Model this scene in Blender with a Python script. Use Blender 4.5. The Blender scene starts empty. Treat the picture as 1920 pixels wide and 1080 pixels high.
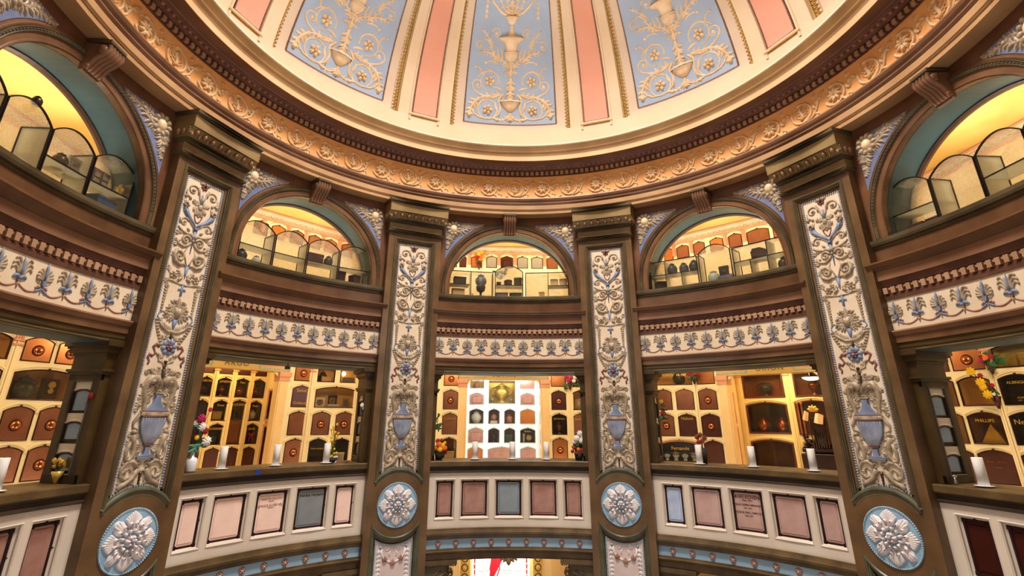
import bpy, math, random
from mathutils import Vector, Matrix
from mathutils.geometry import tessellate_polygon
random.seed(7)
PI = math.pi
D2R = PI/180
COL = bpy.context.scene.collection
sin, cos = math.sin, math.cos

# ------------------------------------------------------------------ materials
def lin(c):
    return tuple(((x/255)/12.92 if x/255 <= .04045 else ((x/255+.055)/1.055)**2.4) for x in c)
MATS = {}
TONE = dict(dome_cream=(1.,.9),dome_white=(1.,.94),egg=(.9,.7),parapet=(1.,.85),brown=(.95,.72),brown_dark=(.9,.82),brown_mid=(.95,.78),brown_red=(.95,.66),olive=(.95,1.),olive_dark=(.9,.85),verdigris=(.9,.95),pier_olive=(1.15,.45),
  blue=(.58,.9),blue_spandrel=(.65,.9),band_blue=(.75,1.),medallion_blue=(.7,1.),bead_sky=(.7,1.),dentil=(.9,.9),dentil_red=(.85,.8),
  tan_mould=(.9,.82),tan_brown=(.9,.8),soffit=(.85,1.05),peach=(1.0,.98),peach_orn=(.85,1.02),copper=(.85,.95),copper_bright=(.95,1.),copper_dark=(.8,.85),
  dome_pink=(1.,.98),cornice_cream=(.95,.82),cornice_gold=(.85,.92),ledge=(1.05,.75),ledge_dark=(1.1,.7),teal=(.85,1.),cream_ground=(.72,.92),frieze_cream=(.72,.92),red=(.8,.9),rose=(.8,1.))
def mat(name, c, c2=None, rough=.55, metal=0., scale=3., amt=.5, bump=0., bscale=40., emis=0., spec=.4, coat=0.):
    m = bpy.data.materials.new(name); m.use_nodes = True
    nt = m.node_tree; b = nt.nodes['Principled BSDF']
    a = lin(c)
    def tone(q):
        g=.3*q[0]+.59*q[1]+.11*q[2]; k,v=TONE.get(name,(1.,1.)); return tuple(max(0,(g+(x-g)*k)*v) for x in q)
    a = tone(a)
    b.inputs['Roughness'].default_value = rough
    b.inputs['Metallic'].default_value = metal
    b.inputs['Specular IOR Level'].default_value = spec
    if coat: b.inputs['Coat Weight'].default_value = coat
    tc = nt.nodes.new('ShaderNodeTexCoord')
    n = nt.nodes.new('ShaderNodeTexNoise'); n.inputs['Scale'].default_value = scale
    n.inputs['Detail'].default_value = 5
    nt.links.new(tc.outputs['Object'], n.inputs['Vector'])
    r = nt.nodes.new('ShaderNodeValToRGB')
    a2 = tone(lin(c2)) if c2 else tuple(x*(1-.22*amt) for x in a)
    r.color_ramp.elements[0].position = .32; r.color_ramp.elements[1].position = .68
    r.color_ramp.elements[0].color = (*a2, 1); r.color_ramp.elements[1].color = (*a, 1)
    nt.links.new(n.outputs['Fac'], r.inputs['Fac'])
    nt.links.new(r.outputs['Color'], b.inputs['Base Color'])
    if bump:
        n2 = nt.nodes.new('ShaderNodeTexNoise'); n2.inputs['Scale'].default_value = bscale
        nt.links.new(tc.outputs['Object'], n2.inputs['Vector'])
        bp = nt.nodes.new('ShaderNodeBump'); bp.inputs['Strength'].default_value = bump
        bp.inputs['Distance'].default_value = .01
        nt.links.new(n2.outputs['Fac'], bp.inputs['Height']); nt.links.new(bp.outputs['Normal'], b.inputs['Normal'])
    if emis:
        nt.links.new(r.outputs['Color'], b.inputs['Emission Color']); b.inputs['Emission Strength'].default_value = emis
    MATS[name] = m
    return m
mat('brown', (146,112,74), (108,80,52), rough=.30, scale=2.5, bump=.12, bscale=30)
mat('brown_dark', (112,76,50), (84,56,38), rough=.45, scale=2.2)
mat('brown_mid', (142,102,68), (102,70,46), rough=.30, scale=2.5)
mat('brown_red', (150,98,64), (112,70,44), rough=.45, scale=2)
mat('olive', (150,126,84), (122,98,62), rough=.34, scale=3)
mat('olive_dark', (108,94,64), (80,66,44), rough=.34, scale=4)
mat('verdigris', (104,110,86), (90,80,58), rough=.38, scale=6)
mat('taupe', (188,170,146), (142,124,102), rough=.42, scale=16)
mat('cream_ground', (240,214,178), (228,198,160), rough=.6, scale=3, bump=.2, bscale=120)
mat('frieze_cream', (238,212,174), (226,196,154), rough=.6, scale=3)
mat('blue', (134,158,200), (108,128,168), rough=.5, scale=8)
mat('blue_spandrel', (116,134,184), (100,116,162), rough=.5, scale=8)
mat('bead_blue', (176,186,202), (140,146,160), rough=.5, scale=20)
mat('red', (158,96,84), (124,70,60), rough=.5, scale=12)
mat('rose', (186,132,110), (160,106,86), rough=.5, scale=10)
mat('shell', (236,212,178), (206,178,140), rough=.4, scale=9)
mat('medallion_blue', (150,192,218), (120,166,198), rough=.45, scale=6)
mat('medallion_white', (236,226,222), (206,198,202), rough=.45, scale=12)
mat('bead_sky', (158,200,220), (130,176,200), rough=.4, scale=20)
mat('lower_panel', (222,204,198), (206,186,182), rough=.6, scale=4)
mat('peach', (232,176,112), (220,158,94), rough=.55, scale=2.5)
mat('peach_orn', (226,190,138), (204,162,108), rough=.5, scale=9)
mat('tan_mould', (204,160,108), (180,134,86), rough=.42, scale=2)
mat('tan_brown', (168,122,88), (140,98,68), rough=.42, scale=2.4)
mat('cornice_cream', (232,196,150), (218,178,130), rough=.45, scale=2)
mat('cornice_gold', (196,152,92), (168,126,72), rough=.42, scale=2)
mat('dentil', (190,148,112), (166,124,90), rough=.5, scale=5)
mat('dentil_red', (128,80,56), (100,60,42), rough=.5, scale=5)
mat('egg', (196,126,78), (170,100,60), rough=.5, scale=8)
mat('egg_cap', (150,112,76), (120,86,56), rough=.4, scale=8)
mat('soffit', (132,90,64), (106,70,48), rough=.5, scale=2)
mat('dome_cream', (242,222,196), (238,214,184), rough=.65, scale=1.2, bump=.05)
mat('dome_white', (238,222,204), (234,214,192), rough=.65, scale=1.2)
mat('dome_blue', (180,200,228), (170,190,218), rough=.6, scale=2)
mat('dome_pink', (236,178,158), (230,168,146), rough=.6, scale=1.5)
mat('dome_orn', (244,224,196), (226,198,162), rough=.55, scale=6)
mat('dome_gold', (222,180,106), (196,152,84), rough=.45, scale=10)
mat('dome_brown_line', (150,110,84), (128,92,68), rough=.5, scale=30)  # brown paint of the dotted panel borders
mat('dome_side', (204,182,128), (190,166,110), rough=.5, scale=3)
mat('teal', (62,104,114), (48,84,96), rough=.45, scale=1.5)
mat('yellow_ceiling', (228,200,126), (208,176,98), rough=.6, scale=1.2)
mat('gallery_wall', (248,226,176), (240,214,160), rough=.6, scale=2)
mat('gallery_wall_warm', (248,218,150), (240,206,134), rough=.6, scale=2)
mat('gallery_wall_white', (250,248,244), (244,242,236), rough=.6, scale=2)
mat('terracotta', (222,160,122), (208,144,106), rough=.6, scale=3)
mat('gallery_tan', (246,208,148), (238,196,132), rough=.6, scale=2)
mat('lintel_yellow', (216,180,100), (204,166,86), rough=.6, scale=2)
mat('letter_tan', (146,94,48), (132,82,42), rough=.6, scale=8)
mat('grey_border', (168,176,160), (148,154,140), rough=.6, scale=14)
mat('pier_olive', (122,98,62), (94,72,44), rough=.42, scale=3)
mat('parapet', (236,222,206), (226,208,190), rough=.5, scale=2.5)
mat('ledge', (124,100,66), (84,66,42), rough=.42, scale=4, bump=.3, bscale=20)
mat('ledge_dark', (78,64,50), (58,46,36), rough=.4, scale=3)
mat('band_blue', (152,190,214), (134,174,200), rough=.5, scale=1.5)
mat('copper', (196,128,84), (156,94,60), rough=.36, metal=.75, scale=3)
mat('copper_bright', (226,150,84), (200,122,64), rough=.3, metal=.75, scale=3)
mat('copper_dark', (124,70,48), (96,52,36), rough=.42, metal=.6, scale=4)
mat('bronze_frame', (84,48,34), (58,34,24), rough=.4, metal=.5, scale=10)
mat('boss', (230,150,96), (190,112,70), rough=.22, metal=.9, scale=6)
mat('pane_rose_lit', (255,226,212), (240,204,188), rough=.25, metal=.1, scale=3.5)  # brightened rose pane: reflected window light put into the colour
mat('violet_plate', (138,104,108), (110,80,86), rough=.25, metal=.3, scale=3)
mat('pane_rose', (214,170,154), (176,128,114), rough=.22, metal=.45, scale=4)
mat('pane_mid', (232,200,192), (204,168,160), rough=.22, metal=.4, scale=4)
mat('pane_clear', (176,184,190), (142,152,160), rough=.12, metal=.4, scale=2.2)
mat('pane_maroon', (90,38,26), (64,26,20), rough=.2, metal=.3, scale=1.5)
mat('pane_frame', (62,36,34), (46,26,26), rough=.4, metal=.4, scale=10)
mat('gold', (236,196,92), (214,166,60), rough=.35, metal=.4, scale=10)
mat('engraved', (66,46,42), (56,40,36), rough=.6)
mat('grey_text', (176,132,116), (160,118,104), rough=.6)
mat('black_metal', (40,26,24), (28,18,18), rough=.4, metal=.3, scale=10)
mat('case_side', (244,240,222), (232,226,204), rough=.5, scale=3)
mat('case_shelf', (222,220,208), (206,204,190), rough=.35)
mat('wood', (172,104,58), (130,74,40), rough=.4, scale=3)
mat('wood_dark', (112,64,40), (80,44,28), rough=.4, scale=3)
mat('wood_black', (62,38,28), (42,26,20), rough=.4)
mat('candle', (246,242,238), (240,234,228), rough=.4)
mat('ceramic', (238,236,238), (228,226,230), rough=.3)
mat('tape_blue', (24,66,190), rough=.5)
mat('leaf', (62,104,54), (40,74,36), rough=.5, scale=20)
mat('leaf_teal', (90,140,120), (64,108,92), rough=.5, scale=20)
mat('fl_magenta', (206,44,110), (170,30,84), rough=.6, scale=20)
mat('fl_red', (184,34,40), (140,20,28), rough=.6, scale=20)
mat('fl_white', (240,236,230), (222,214,206), rough=.6, scale=20)
mat('fl_orange', (240,134,54), (220,104,40), rough=.6, scale=20)
mat('fl_yellow', (246,206,40), (230,180,20), rough=.6, scale=20)
mat('fl_gold', (214,176,80), (180,136,50), rough=.3, metal=.5, scale=20)
mat('fl_brown', (150,84,44), (110,54,30), rough=.6, scale=20)
mat('stem', (70,84,50), (54,62,40), rough=.6)
mat('urn_grey', (92,94,98), (66,68,72), rough=.35, metal=.3, scale=8)
mat('urn_copper', (186,108,70), (140,76,48), rough=.28, metal=.8, scale=6)
mat('urn_bronze', (96,78,58), (64,54,42), rough=.3, metal=.7, scale=8)
mat('urn_gold', (236,210,120), (206,170,80), rough=.28, metal=.5, scale=6)
mat('urn_blue', (64,84,124), (190,190,196), rough=.25, scale=26)
mat('urn_white', (226,232,226), (196,204,200), rough=.25, scale=9)
mat('urn_rose', (196,140,124), (172,112,98), rough=.3, scale=9)
mat('velvet_maroon', (86,44,52), (62,30,38), rough=.8, scale=8)
mat('velvet_blue', (84,104,146), (66,84,124), rough=.8, scale=8)
mat('velvet_lilac', (146,142,164), (122,118,142), rough=.8, scale=8)
mat('velvet_green', (84,100,84), (64,80,66), rough=.8, scale=8)
mat('dark_box', (62,54,50), (44,38,36), rough=.7, scale=8)
mat('tan_box', (236,206,160), (222,188,140), rough=.6, scale=8)
mat('card', (240,238,232), rough=.6)
mat('photo', (170,150,126), (96,84,74), rough=.4, scale=14)
mat('floor_mat', (170,150,124), (146,124,100), rough=.4, scale=1.5)
mat('silver', (200,200,196), (170,170,168), rough=.3, metal=.7)
mat('lamp_glow', (255,240,200), (255,236,190), emis=6.)
mat('window_glow', (255,252,246), (250,240,236), emis=1.1, scale=8)
mat('window_red', (200,40,60), (170,24,44), emis=.5)
mat('camera_body', (50,50,52), rough=.4)
mat('starfish', (150,98,76), (120,72,54), rough=.8, scale=20)

def glass_mat(name, tint, frost, tr, scale=60., rough=.08):
    """patterned or clear sheet glass: see-through, a little milky, glossy, with a rippled face"""
    m = bpy.data.materials.new(name); m.use_nodes = True; nt = m.node_tree
    for n in list(nt.nodes):
        if n.type == 'BSDF_PRINCIPLED': nt.nodes.remove(n)
    out = [n for n in nt.nodes if n.type == 'OUTPUT_MATERIAL'][0]
    N = nt.nodes.new; L = nt.links.new
    t = N('ShaderNodeBsdfTransparent'); t.inputs[0].default_value = (*lin(tint), 1)
    d = N('ShaderNodeBsdfDiffuse'); d.inputs[0].default_value = (*lin(tint), 1)
    tl = N('ShaderNodeBsdfTranslucent'); tl.inputs[0].default_value = (*lin(tint), 1)
    g = N('ShaderNodeBsdfGlossy'); g.inputs['Roughness'].default_value = rough
    mx0 = N('ShaderNodeMixShader'); mx0.inputs[0].default_value = .55
    L(d.outputs[0], mx0.inputs[1]); L(tl.outputs[0], mx0.inputs[2])
    mx1 = N('ShaderNodeMixShader'); L(t.outputs[0], mx1.inputs[1]); L(mx0.outputs[0], mx1.inputs[2])
    tc = N('ShaderNodeTexCoord')
    v = N('ShaderNodeTexNoise'); v.inputs['Scale'].default_value = scale; v.inputs['Detail'].default_value = 3
    L(tc.outputs['Object'], v.inputs['Vector'])
    big = N('ShaderNodeTexNoise'); big.inputs['Scale'].default_value = 5.
    L(tc.outputs['Object'], big.inputs['Vector'])
    mul = N('ShaderNodeMath'); mul.operation = 'MULTIPLY'
    L(v.outputs['Fac'], mul.inputs[0]); L(big.outputs['Fac'], mul.inputs[1])
    mr = N('ShaderNodeMapRange'); mr.inputs['From Min'].default_value = .12; mr.inputs['From Max'].default_value = .4
    mr.inputs['To Min'].default_value = max(0, frost-tr); mr.inputs['To Max'].default_value = min(1, frost+tr)
    L(mul.outputs[0], mr.inputs['Value']); L(mr.outputs['Result'], mx1.inputs[0])
    bp = N('ShaderNodeBump'); bp.inputs['Strength'].default_value = .5 if tr > .05 else .05; bp.inputs['Distance'].default_value = .006
    L(v.outputs['Fac'], bp.inputs['Height']); L(bp.outputs['Normal'], g.inputs['Normal'])
    lw = N('ShaderNodeLayerWeight'); lw.inputs[0].default_value = .5
    pw = N('ShaderNodeMath'); pw.operation = 'POWER'; pw.inputs[1].default_value = 4.; L(lw.outputs['Facing'], pw.inputs[0])
    fr = N('ShaderNodeMath'); fr.operation = 'MULTIPLY_ADD'; fr.inputs[1].default_value = .6; fr.inputs[2].default_value = .045; L(pw.outputs[0], fr.inputs[0])
    mx2 = N('ShaderNodeMixShader'); L(fr.outputs[0], mx2.inputs[0]); L(mx1.outputs[0], mx2.inputs[1]); L(g.outputs[0], mx2.inputs[2])
    L(mx2.outputs[0], out.inputs['Surface'])
    MATS[name] = m
glass_mat('glass_wavy', (240,240,230), .30, .14)
glass_mat('glass_frost', (236,232,216), .55, .14)
glass_mat('glass_milk', (250,248,236), .72, .05)
glass_mat('glass_clear', (226,222,210), .06, .03, rough=.04)
glass_mat('glass_smoky', (222,210,186), .05, .03, rough=.04)
mat('pane_silver', (214,224,244), (180,190,222), rough=.15, metal=.3, scale=5)

# ------------------------------------------------------------------ mesh builder in (s, z, d): along, up, out towards the room
class MB:
    def __init__(s): s.v=[]; s.f=[]; s.m=[]; s.sm=[]
    def add(s, vs, fs, mi=0, sm=False):
        o=len(s.v); s.v.extend(vs)
        for f in fs:
            s.f.append(tuple(i+o for i in f)); s.m.append(mi); s.sm.append(sm)
    def box(s, s0,s1,z0,z1,d0,d1, n=1, mi=0):
        vs=[]; fs=[]
        for i in range(n+1):
            x=s0+(s1-s0)*i/n
            vs += [(x,z0,d0),(x,z1,d0),(x,z1,d1),(x,z0,d1)]
        for i in range(n):
            a=4*i; b=a+4
            for k in range(4):
                k2=(k+1)%4
                fs.append((a+k,b+k,b+k2,a+k2))
        fs.append((0,1,2,3)); fs.append(tuple(4*n+k for k in (3,2,1,0)))
        s.add(vs,fs,mi)
    def bbox(s, s0,s1,z0,z1,d0,d1,bev=.004,mi=0):
        """box with chamfered front edges"""
        b=bev
        vs=[(s0,z0,d0),(s1,z0,d0),(s1,z1,d0),(s0,z1,d0),(s0,z0,d1-b),(s1,z0,d1-b),(s1,z1,d1-b),(s0,z1,d1-b),
            (s0+b,z0+b,d1),(s1-b,z0+b,d1),(s1-b,z1-b,d1),(s0+b,z1-b,d1)]
        fs=[(3,2,1,0),(0,1,5,4),(1,2,6,5),(2,3,7,6),(3,0,4,7),(4,5,9,8),(5,6,10,9),(6,7,11,10),(7,4,8,11),(8,9,10,11)]
        s.add(vs,fs,mi)
    def tube(s, pts, rad, h=.8, d0=0., seg=5, mi=0, cap=True):
        n=len(pts)
        if n<2: return
        vs=[]; fs=[]
        for i,(x,z) in enumerate(pts):
            r = rad(i/(n-1)) if callable(rad) else rad
            a=pts[max(0,i-1)]; b=pts[min(n-1,i+1)]
            tx,tz=b[0]-a[0],b[1]-a[1]; l=math.hypot(tx,tz) or 1e-9
            nx,nz=-tz/l,tx/l
            for k in range(seg+1):
                A=PI*k/seg
                vs.append((x+nx*cos(A)*r, z+nz*cos(A)*r, d0+sin(A)*r*h))
        m=seg+1
        for i in range(n-1):
            for k in range(seg):
                a=i*m+k; fs.append((a,a+m,a+m+1,a+1))
        if cap:
            fs.append(tuple(range(m))); fs.append(tuple(reversed(range((n-1)*m,n*m))))
        s.add(vs,fs,mi,True)
    def blob(s, cx,cz,rx,rz,h,rot=0.,d0=0.,nu=8,nv=3,mi=0):
        vs=[(cx,cz,d0+h)]; fs=[]
        cr,sr=cos(rot),sin(rot)
        for j in range(1,nv+1):
            p=PI/2*j/nv
            for k in range(nu):
                a=2*PI*k/nu; x=cos(a)*sin(p)*rx; z=sin(a)*sin(p)*rz
                vs.append((cx+x*cr-z*sr, cz+x*sr+z*cr, d0+h*cos(p)))
        for k in range(nu): fs.append((0,1+k,1+(k+1)%nu))
        for j in range(nv-1):
            for k in range(nu):
                a=1+j*nu+k; b=1+j*nu+(k+1)%nu; fs.append((a,a+nu,b+nu,b))
        s.add(vs,fs,mi,True)
    def ext(s, poly, d0, d1, mi=0, bev=0.):
        """extruded outline, optional chamfer towards the centroid"""
        n=len(poly); cx=sum(p[0] for p in poly)/n; cz=sum(p[1] for p in poly)/n
        if bev:
            ins=[]
            for (x,z) in poly:
                l=math.hypot(x-cx,z-cz) or 1; k=max(0,1-bev/l); ins.append((cx+(x-cx)*k, cz+(z-cz)*k))
            vs=[(x,z,d0) for x,z in poly]+[(x,z,d1-bev*.8) for x,z in poly]+[(x,z,d1) for x,z in ins]; L=3
        else:
            vs=[(x,z,d0) for x,z in poly]+[(x,z,d1) for x,z in poly]; L=2
        fs=[]
        for j in range(L-1):
            for i in range(n):
                k=(i+1)%n; fs.append((j*n+i,j*n+k,(j+1)*n+k,(j+1)*n+i))
        top=poly if not bev else ins
        tri=tessellate_polygon([[Vector((x,z,0)) for x,z in top]])
        for t in tri: fs.append(tuple((L-1)*n+i for i in t))
        s.add(vs,fs,mi)
    def sweep(s, path, sec, closed=False, mi=0, sm=False, capped=True):
        """section [(n,d)] swept along path [(s,z)] with mitred corners; n is to the left of travel"""
        n=len(path); m=len(sec); vs=[]; fs=[]
        for i in range(n):
            p=path[i]
            a=path[i-1] if (i>0 or closed) else None
            b=path[(i+1)%n] if (i<n-1 or closed) else None
            def nrm(u,v):
                l=math.hypot(v[0]-u[0],v[1]-u[1]) or 1e-9; return (-(v[1]-u[1])/l,(v[0]-u[0])/l)
            if a is None: N=nrm(p,b)
            elif b is None: N=nrm(a,p)
            else:
                n1=nrm(a,p); n2=nrm(p,b); x,z=n1[0]+n2[0],n1[1]+n2[1]; l=math.hypot(x,z) or 1e-9
                x/=l; z/=l; k=x*n1[0]+z*n1[1]; k=max(k,.35); N=(x/k,z/k)
            for (nn,dd) in sec: vs.append((p[0]+N[0]*nn,p[1]+N[1]*nn,dd))
        cnt=n if closed else n-1
        for i in range(cnt):
            j=(i+1)%n
            for k in range(m-1): fs.append((i*m+k,j*m+k,j*m+k+1,i*m+k+1))
        if not closed and capped:
            fs.append(tuple(range(m))); fs.append(tuple(reversed(range((n-1)*m,n*m))))
        s.add(vs,fs,mi,sm)
    def spiral(s, cx,cz,r0,turns,a0,w,dirn=1,h=.9,d0=0.,mi=0,r1=.18,bud=True,n=None):
        n=n or max(8,int(turns*14)); pts=[]
        for i in range(n+1):
            t=i/n; r=r0*(1-t)+r0*r1*t; a=a0+dirn*turns*2*PI*t
            pts.append((cx+r*cos(a),cz+r*sin(a)))
        s.tube(pts,lambda t:w*(1-.45*t),h,d0,4,mi)
        if bud: s.blob(cx,cz,r0*.28,r0*.28,w*1.6,0,d0,7,2,mi)
    def leaf(s, p0,p1,w,bend=0.,h=.7,d0=0.,mi=0,n=7,seg=4):
        dx,dz=p1[0]-p0[0],p1[1]-p0[1]
        pts=[]
        for i in range(n+1):
            t=i/n; b=bend*4*t*(1-t)
            pts.append((p0[0]+dx*t-dz*b, p0[1]+dz*t+dx*b))
        s.tube(pts,lambda t:w*(.12+.88*sin(PI*min(1,.12+.86*t))**.8),h,d0,seg,mi,cap=False)
    def acanthus(s, p0,p1,w,bend=0.,lobes=4,d0=0.,mi=0,h=.8,curl=True):
        dx,dz=p1[0]-p0[0],p1[1]-p0[1]; L=math.hypot(dx,dz); n=10
        P=[]
        for i in range(n+1):
            t=i/n; b=bend*4*t*(1-t); P.append((p0[0]+dx*t-dz*b, p0[1]+dz*t+dx*b))
        s.tube(P,lambda t:w*.45*(1-.5*t),1.1,d0,4,mi)
        for j in range(lobes):
            t=(j+.6)/(lobes+.3); i=min(n-1,int(t*n)); x,z=P[i]; tx,tz=P[i+1][0]-x,P[i+1][1]-z; l=math.hypot(tx,tz) or 1e-9
            tx/=l;tz/=l; ll=w*(1.5-.6*t)
            for sd in (1,-1):
                q=(x+tx*ll*.75-tz*sd*ll, z+tz*ll*.75+tx*sd*ll)
                s.leaf((x,z),q,w*.33,-sd*.15,h,d0,mi,4,3)
        if curl: s.blob(P[-1][0],P[-1][1],w*.5,w*.5,w*.6,0,d0,6,2,mi)
    def flower(s, cx,cz,r,n=5,h=.3,d0=0.,mi=0,mc=None,a0=.3):
        for k in range(n):
            a=a0+2*PI*k/n
            s.blob(cx+cos(a)*r*.58,cz+sin(a)*r*.58,r*.42,r*.34,r*h,a,d0,7,2,mi)
        s.blob(cx,cz,r*.26,r*.26,r*h*1.7,0,d0,6,2,mi if mc is None else mc)
    def mirror(s):
        n=len(s.v); s.v += [(-x,z,d) for x,z,d in s.v]
        for i in range(len(s.f)):
            s.f.append(tuple(reversed([k+n for k in s.f[i]]))); s.m.append(s.m[i]); s.sm.append(s.sm[i])
        return s
    def lathe(s, prof, c=(0,0,0), n=16, mi=0, ry=1.):
        """solid of revolution about the vertical: prof [(r,z)], c=(s,z,d)"""
        m=len(prof); vs=[]; fs=[]
        for k in range(n):
            a=2*PI*k/n
            for r,z in prof: vs.append((c[0]+r*cos(a),c[1]+z,c[2]+r*sin(a)*ry))
        for k in range(n):
            j=(k+1)%n
            for i in range(m-1): fs.append((k*m+i,k*m+i+1,j*m+i+1,j*m+i))
        fs.append(tuple(k*m for k in range(n))); fs.append(tuple(reversed([k*m+m-1 for k in range(n)])))
        s.add(vs,fs,mi,True)
    def tube3(s, pts, r, mi=0, seg=5):
        vs=[];fs=[];n=len(pts)
        for i,p in enumerate(pts):
            a=Vector(pts[max(0,i-1)]); b=Vector(pts[min(n-1,i+1)]); t=(b-a).normalized()
            u=t.cross(Vector((0,0,1))); u = u.normalized() if u.length>1e-4 else Vector((1,0,0)); w=t.cross(u)
            rr=r(i/(n-1)) if callable(r) else r
            for k in range(seg):
                A=2*PI*k/seg; q=Vector(p)+u*cos(A)*rr+w*sin(A)*rr; vs.append(tuple(q))
        for i in range(n-1):
            for k in range(seg):
                k2=(k+1)%seg; fs.append((i*seg+k,i*seg+k2,(i+1)*seg+k2,(i+1)*seg+k))
        fs.append(tuple(range(seg))); fs.append(tuple(reversed(range((n-1)*seg,n*seg))))
        s.add(vs,fs,mi,True)
    def ball(s, c, r, mi=0, sx=1,sz=1,sd=1, nu=8,nv=5):
        vs=[];fs=[]
        for j in range(nv+1):
            p=PI*j/nv
            for k in range(nu):
                a=2*PI*k/nu; vs.append((c[0]+r*sx*sin(p)*cos(a),c[1]+r*sz*cos(p),c[2]+r*sd*sin(p)*sin(a)))
        for j in range(nv):
            for k in range(nu):
                k2=(k+1)%nu; fs.append((j*nu+k,j*nu+k2,(j+1)*nu+k2,(j+1)*nu+k))
        s.add(vs,fs,mi,True)
    def both(s, name, mats, parent, fm):
        s.build(name, mats, parent, fm)
        q=MB(); q.v=[(-x,z,d) for x,z,d in s.v]; q.f=[tuple(reversed(f)) for f in s.f]; q.m=list(s.m); q.sm=list(s.sm)
        q.build(name, mats, parent, fm)
    def build(s, name, mats, parent=None, fm=None, **props):
        me=bpy.data.meshes.new(name)
        fm=fm or PL
        me.from_pydata([fm(*v) for v in s.v],[],s.f)
        for m in (mats if isinstance(mats,(list,tuple)) else [mats]): me.materials.append(MATS[m])
        me.polygons.foreach_set('material_index',s.m); me.polygons.foreach_set('use_smooth',s.sm)
        me.update()
        o=bpy.data.objects.new(name,me); COL.objects.link(o)
        if parent is not None: o.parent=parent
        for k,v in props.items(): o[k]=v
        return o
def PL(s,z,d): return (s,-d,z)                       # flat: local +Y points away from the room centre
def CY(R0,Ra=0.,za=0.):                                # bent round the rotunda; s measured at radius R0
    def f(s,z,d):
        a=s/R0; r=R0-d
        return (r*sin(a), r*cos(a)-Ra, z-za)
    return f
def DM(Rd,zc=4.37,Ra=0.,za=0.):                        # dome: s, z in degrees, d in degrees of arc
    k=D2R*4.15
    def f(s,z,d):
        r=Rd-d*k; lo=s*D2R; la=z*D2R
        return (r*cos(la)*sin(lo), r*cos(la)*cos(lo)-Ra, zc+r*sin(la)-za)
    return f
def polar(az,r,z): return (r*sin(az*D2R), r*cos(az*D2R), z)
def thing(name,label,cat,az=0.,r=0.,z=0.,u=0.,group=None):
    o=bpy.data.objects.new(name,None); COL.objects.link(o); o.empty_display_size=.05
    a=az*D2R
    o.location=(r*sin(a)+u*cos(a), r*cos(a)-u*sin(a), z); o.rotation_euler=(0,0,-a)
    o['label']=label; o['category']=cat
    if group: o['group']=group
    return o
def tag(o,label,cat,group=None):
    o['label']=label; o['category']=cat
    if group: o['group']=group
    return o
def put(o,az,r,z,u=0.):
    a=az*D2R; o.location=(r*sin(a)+u*cos(a), r*cos(a)-u*sin(a), z); o.rotation_euler=(0,0,-a); return o
def dup(root,az,r,z,label=None,group=None,u=0.):
    def cp(o,par):
        c=o.copy(); COL.objects.link(c); c.parent=par
        for ch in list(o.children): cp(ch,c)
        return c
    kids=list(root.children)
    c=root.copy(); COL.objects.link(c)
    for ch in kids: cp(ch,c)
    put(c,az,r,z,u)
    if label: c['label']=label
    if group: c['group']=group
    return c
def structure(o): o['kind']='structure'; return o
def text(body,size,material,parent,x,z,d,name='lettering',spacing=1.,ext=.0015,shear=0.,flip=None,sx=1.):
    cu=bpy.data.curves.new(name,'FONT'); cu.body=body; cu.size=size; cu.align_x='CENTER'; cu.align_y='CENTER'
    cu.extrude=ext; cu.space_character=spacing; cu.shear=shear; cu.resolution_u=3; cu.space_line=.95
    cu.materials.append(MATS[material])
    tmp=bpy.data.objects.new('tmp',cu); me=bpy.data.meshes.new_from_object(tmp); bpy.data.objects.remove(tmp)
    me.materials.clear(); me.materials.append(MATS[material])
    o=bpy.data.objects.new(name,me); COL.objects.link(o); o.parent=parent
    o.location=(x,-d,z); o.rotation_euler=(PI/2,0,0); o.scale=(sx,1,1)
    return o
def prof(mb, pts, a0, a1, n, R0=4., caps=True, mi=0, closed=False):
    """turn a section [(r,z)] (outline, closed back) round the rotunda axis from azimuth a0 to a1 (degrees)"""
    m=len(pts); vs=[]; fs=[]
    full = closed
    cnt = n if full else n+1
    for i in range(cnt):
        a=(a0+(a1-a0)*i/n)*D2R
        for r,z in pts: vs.append((a*R0,z,R0-r))
    for i in range(n):
        j=(i+1)%cnt
        for k in range(m):
            k2=(k+1)%m
            fs.append((i*m+k,i*m+k2,j*m+k2,j*m+k))
    if caps and not full:
        t=tessellate_polygon([[Vector((r,z,0)) for r,z in pts]])
        for q in t:
            fs.append(tuple(q)); fs.append(tuple(n*m+i for i in reversed(q)))
    mb.add(vs,fs,mi)
def arc(cx,cz,r,a0,a1,n): return [(cx+r*cos((a0+(a1-a0)*i/n)*D2R), cz+r*sin((a0+(a1-a0)*i/n)*D2R)) for i in range(n+1)]
EXP_W=.36; E_OCC=620; E_DOME=112; E_FILL=8; E_FLOOR=60; E_GAL=20; E_UP=7; E_CASE=60; E_SOT=17; E_ARG=9; E_ORI=17

# ================================================================== DOME
mb=MB()
n=144; lats=[2,5]+[8.3+3.3*i for i in range(21)]
vs=[];fs=[]
for j,la in enumerate(lats):
    for i in range(n): vs.append((i*360/n,la,0))
for j in range(len(lats)-1):
    for i in range(n):
        k=(i+1)%n; fs.append((j*n+i,j*n+k,(j+1)*n+k,(j+1)*n+i))
mb.add(vs,fs,0,True)
ceil_o=structure(mb.build('ceiling',['dome_cream'],None,DM(4.16)))
mb=MB()      # plain band round the foot of the dome
prof(mb,[(4.16,4.38),(4.037,4.38),(4.034,4.55),(4.02,4.72),(4.003,4.86),(3.99,4.975),(4.11,5.0),(4.16,4.99)],0,360,144,closed=True)
structure(mb.build('trim_1',['dome_cream'],None,CY(4.)))

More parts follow.
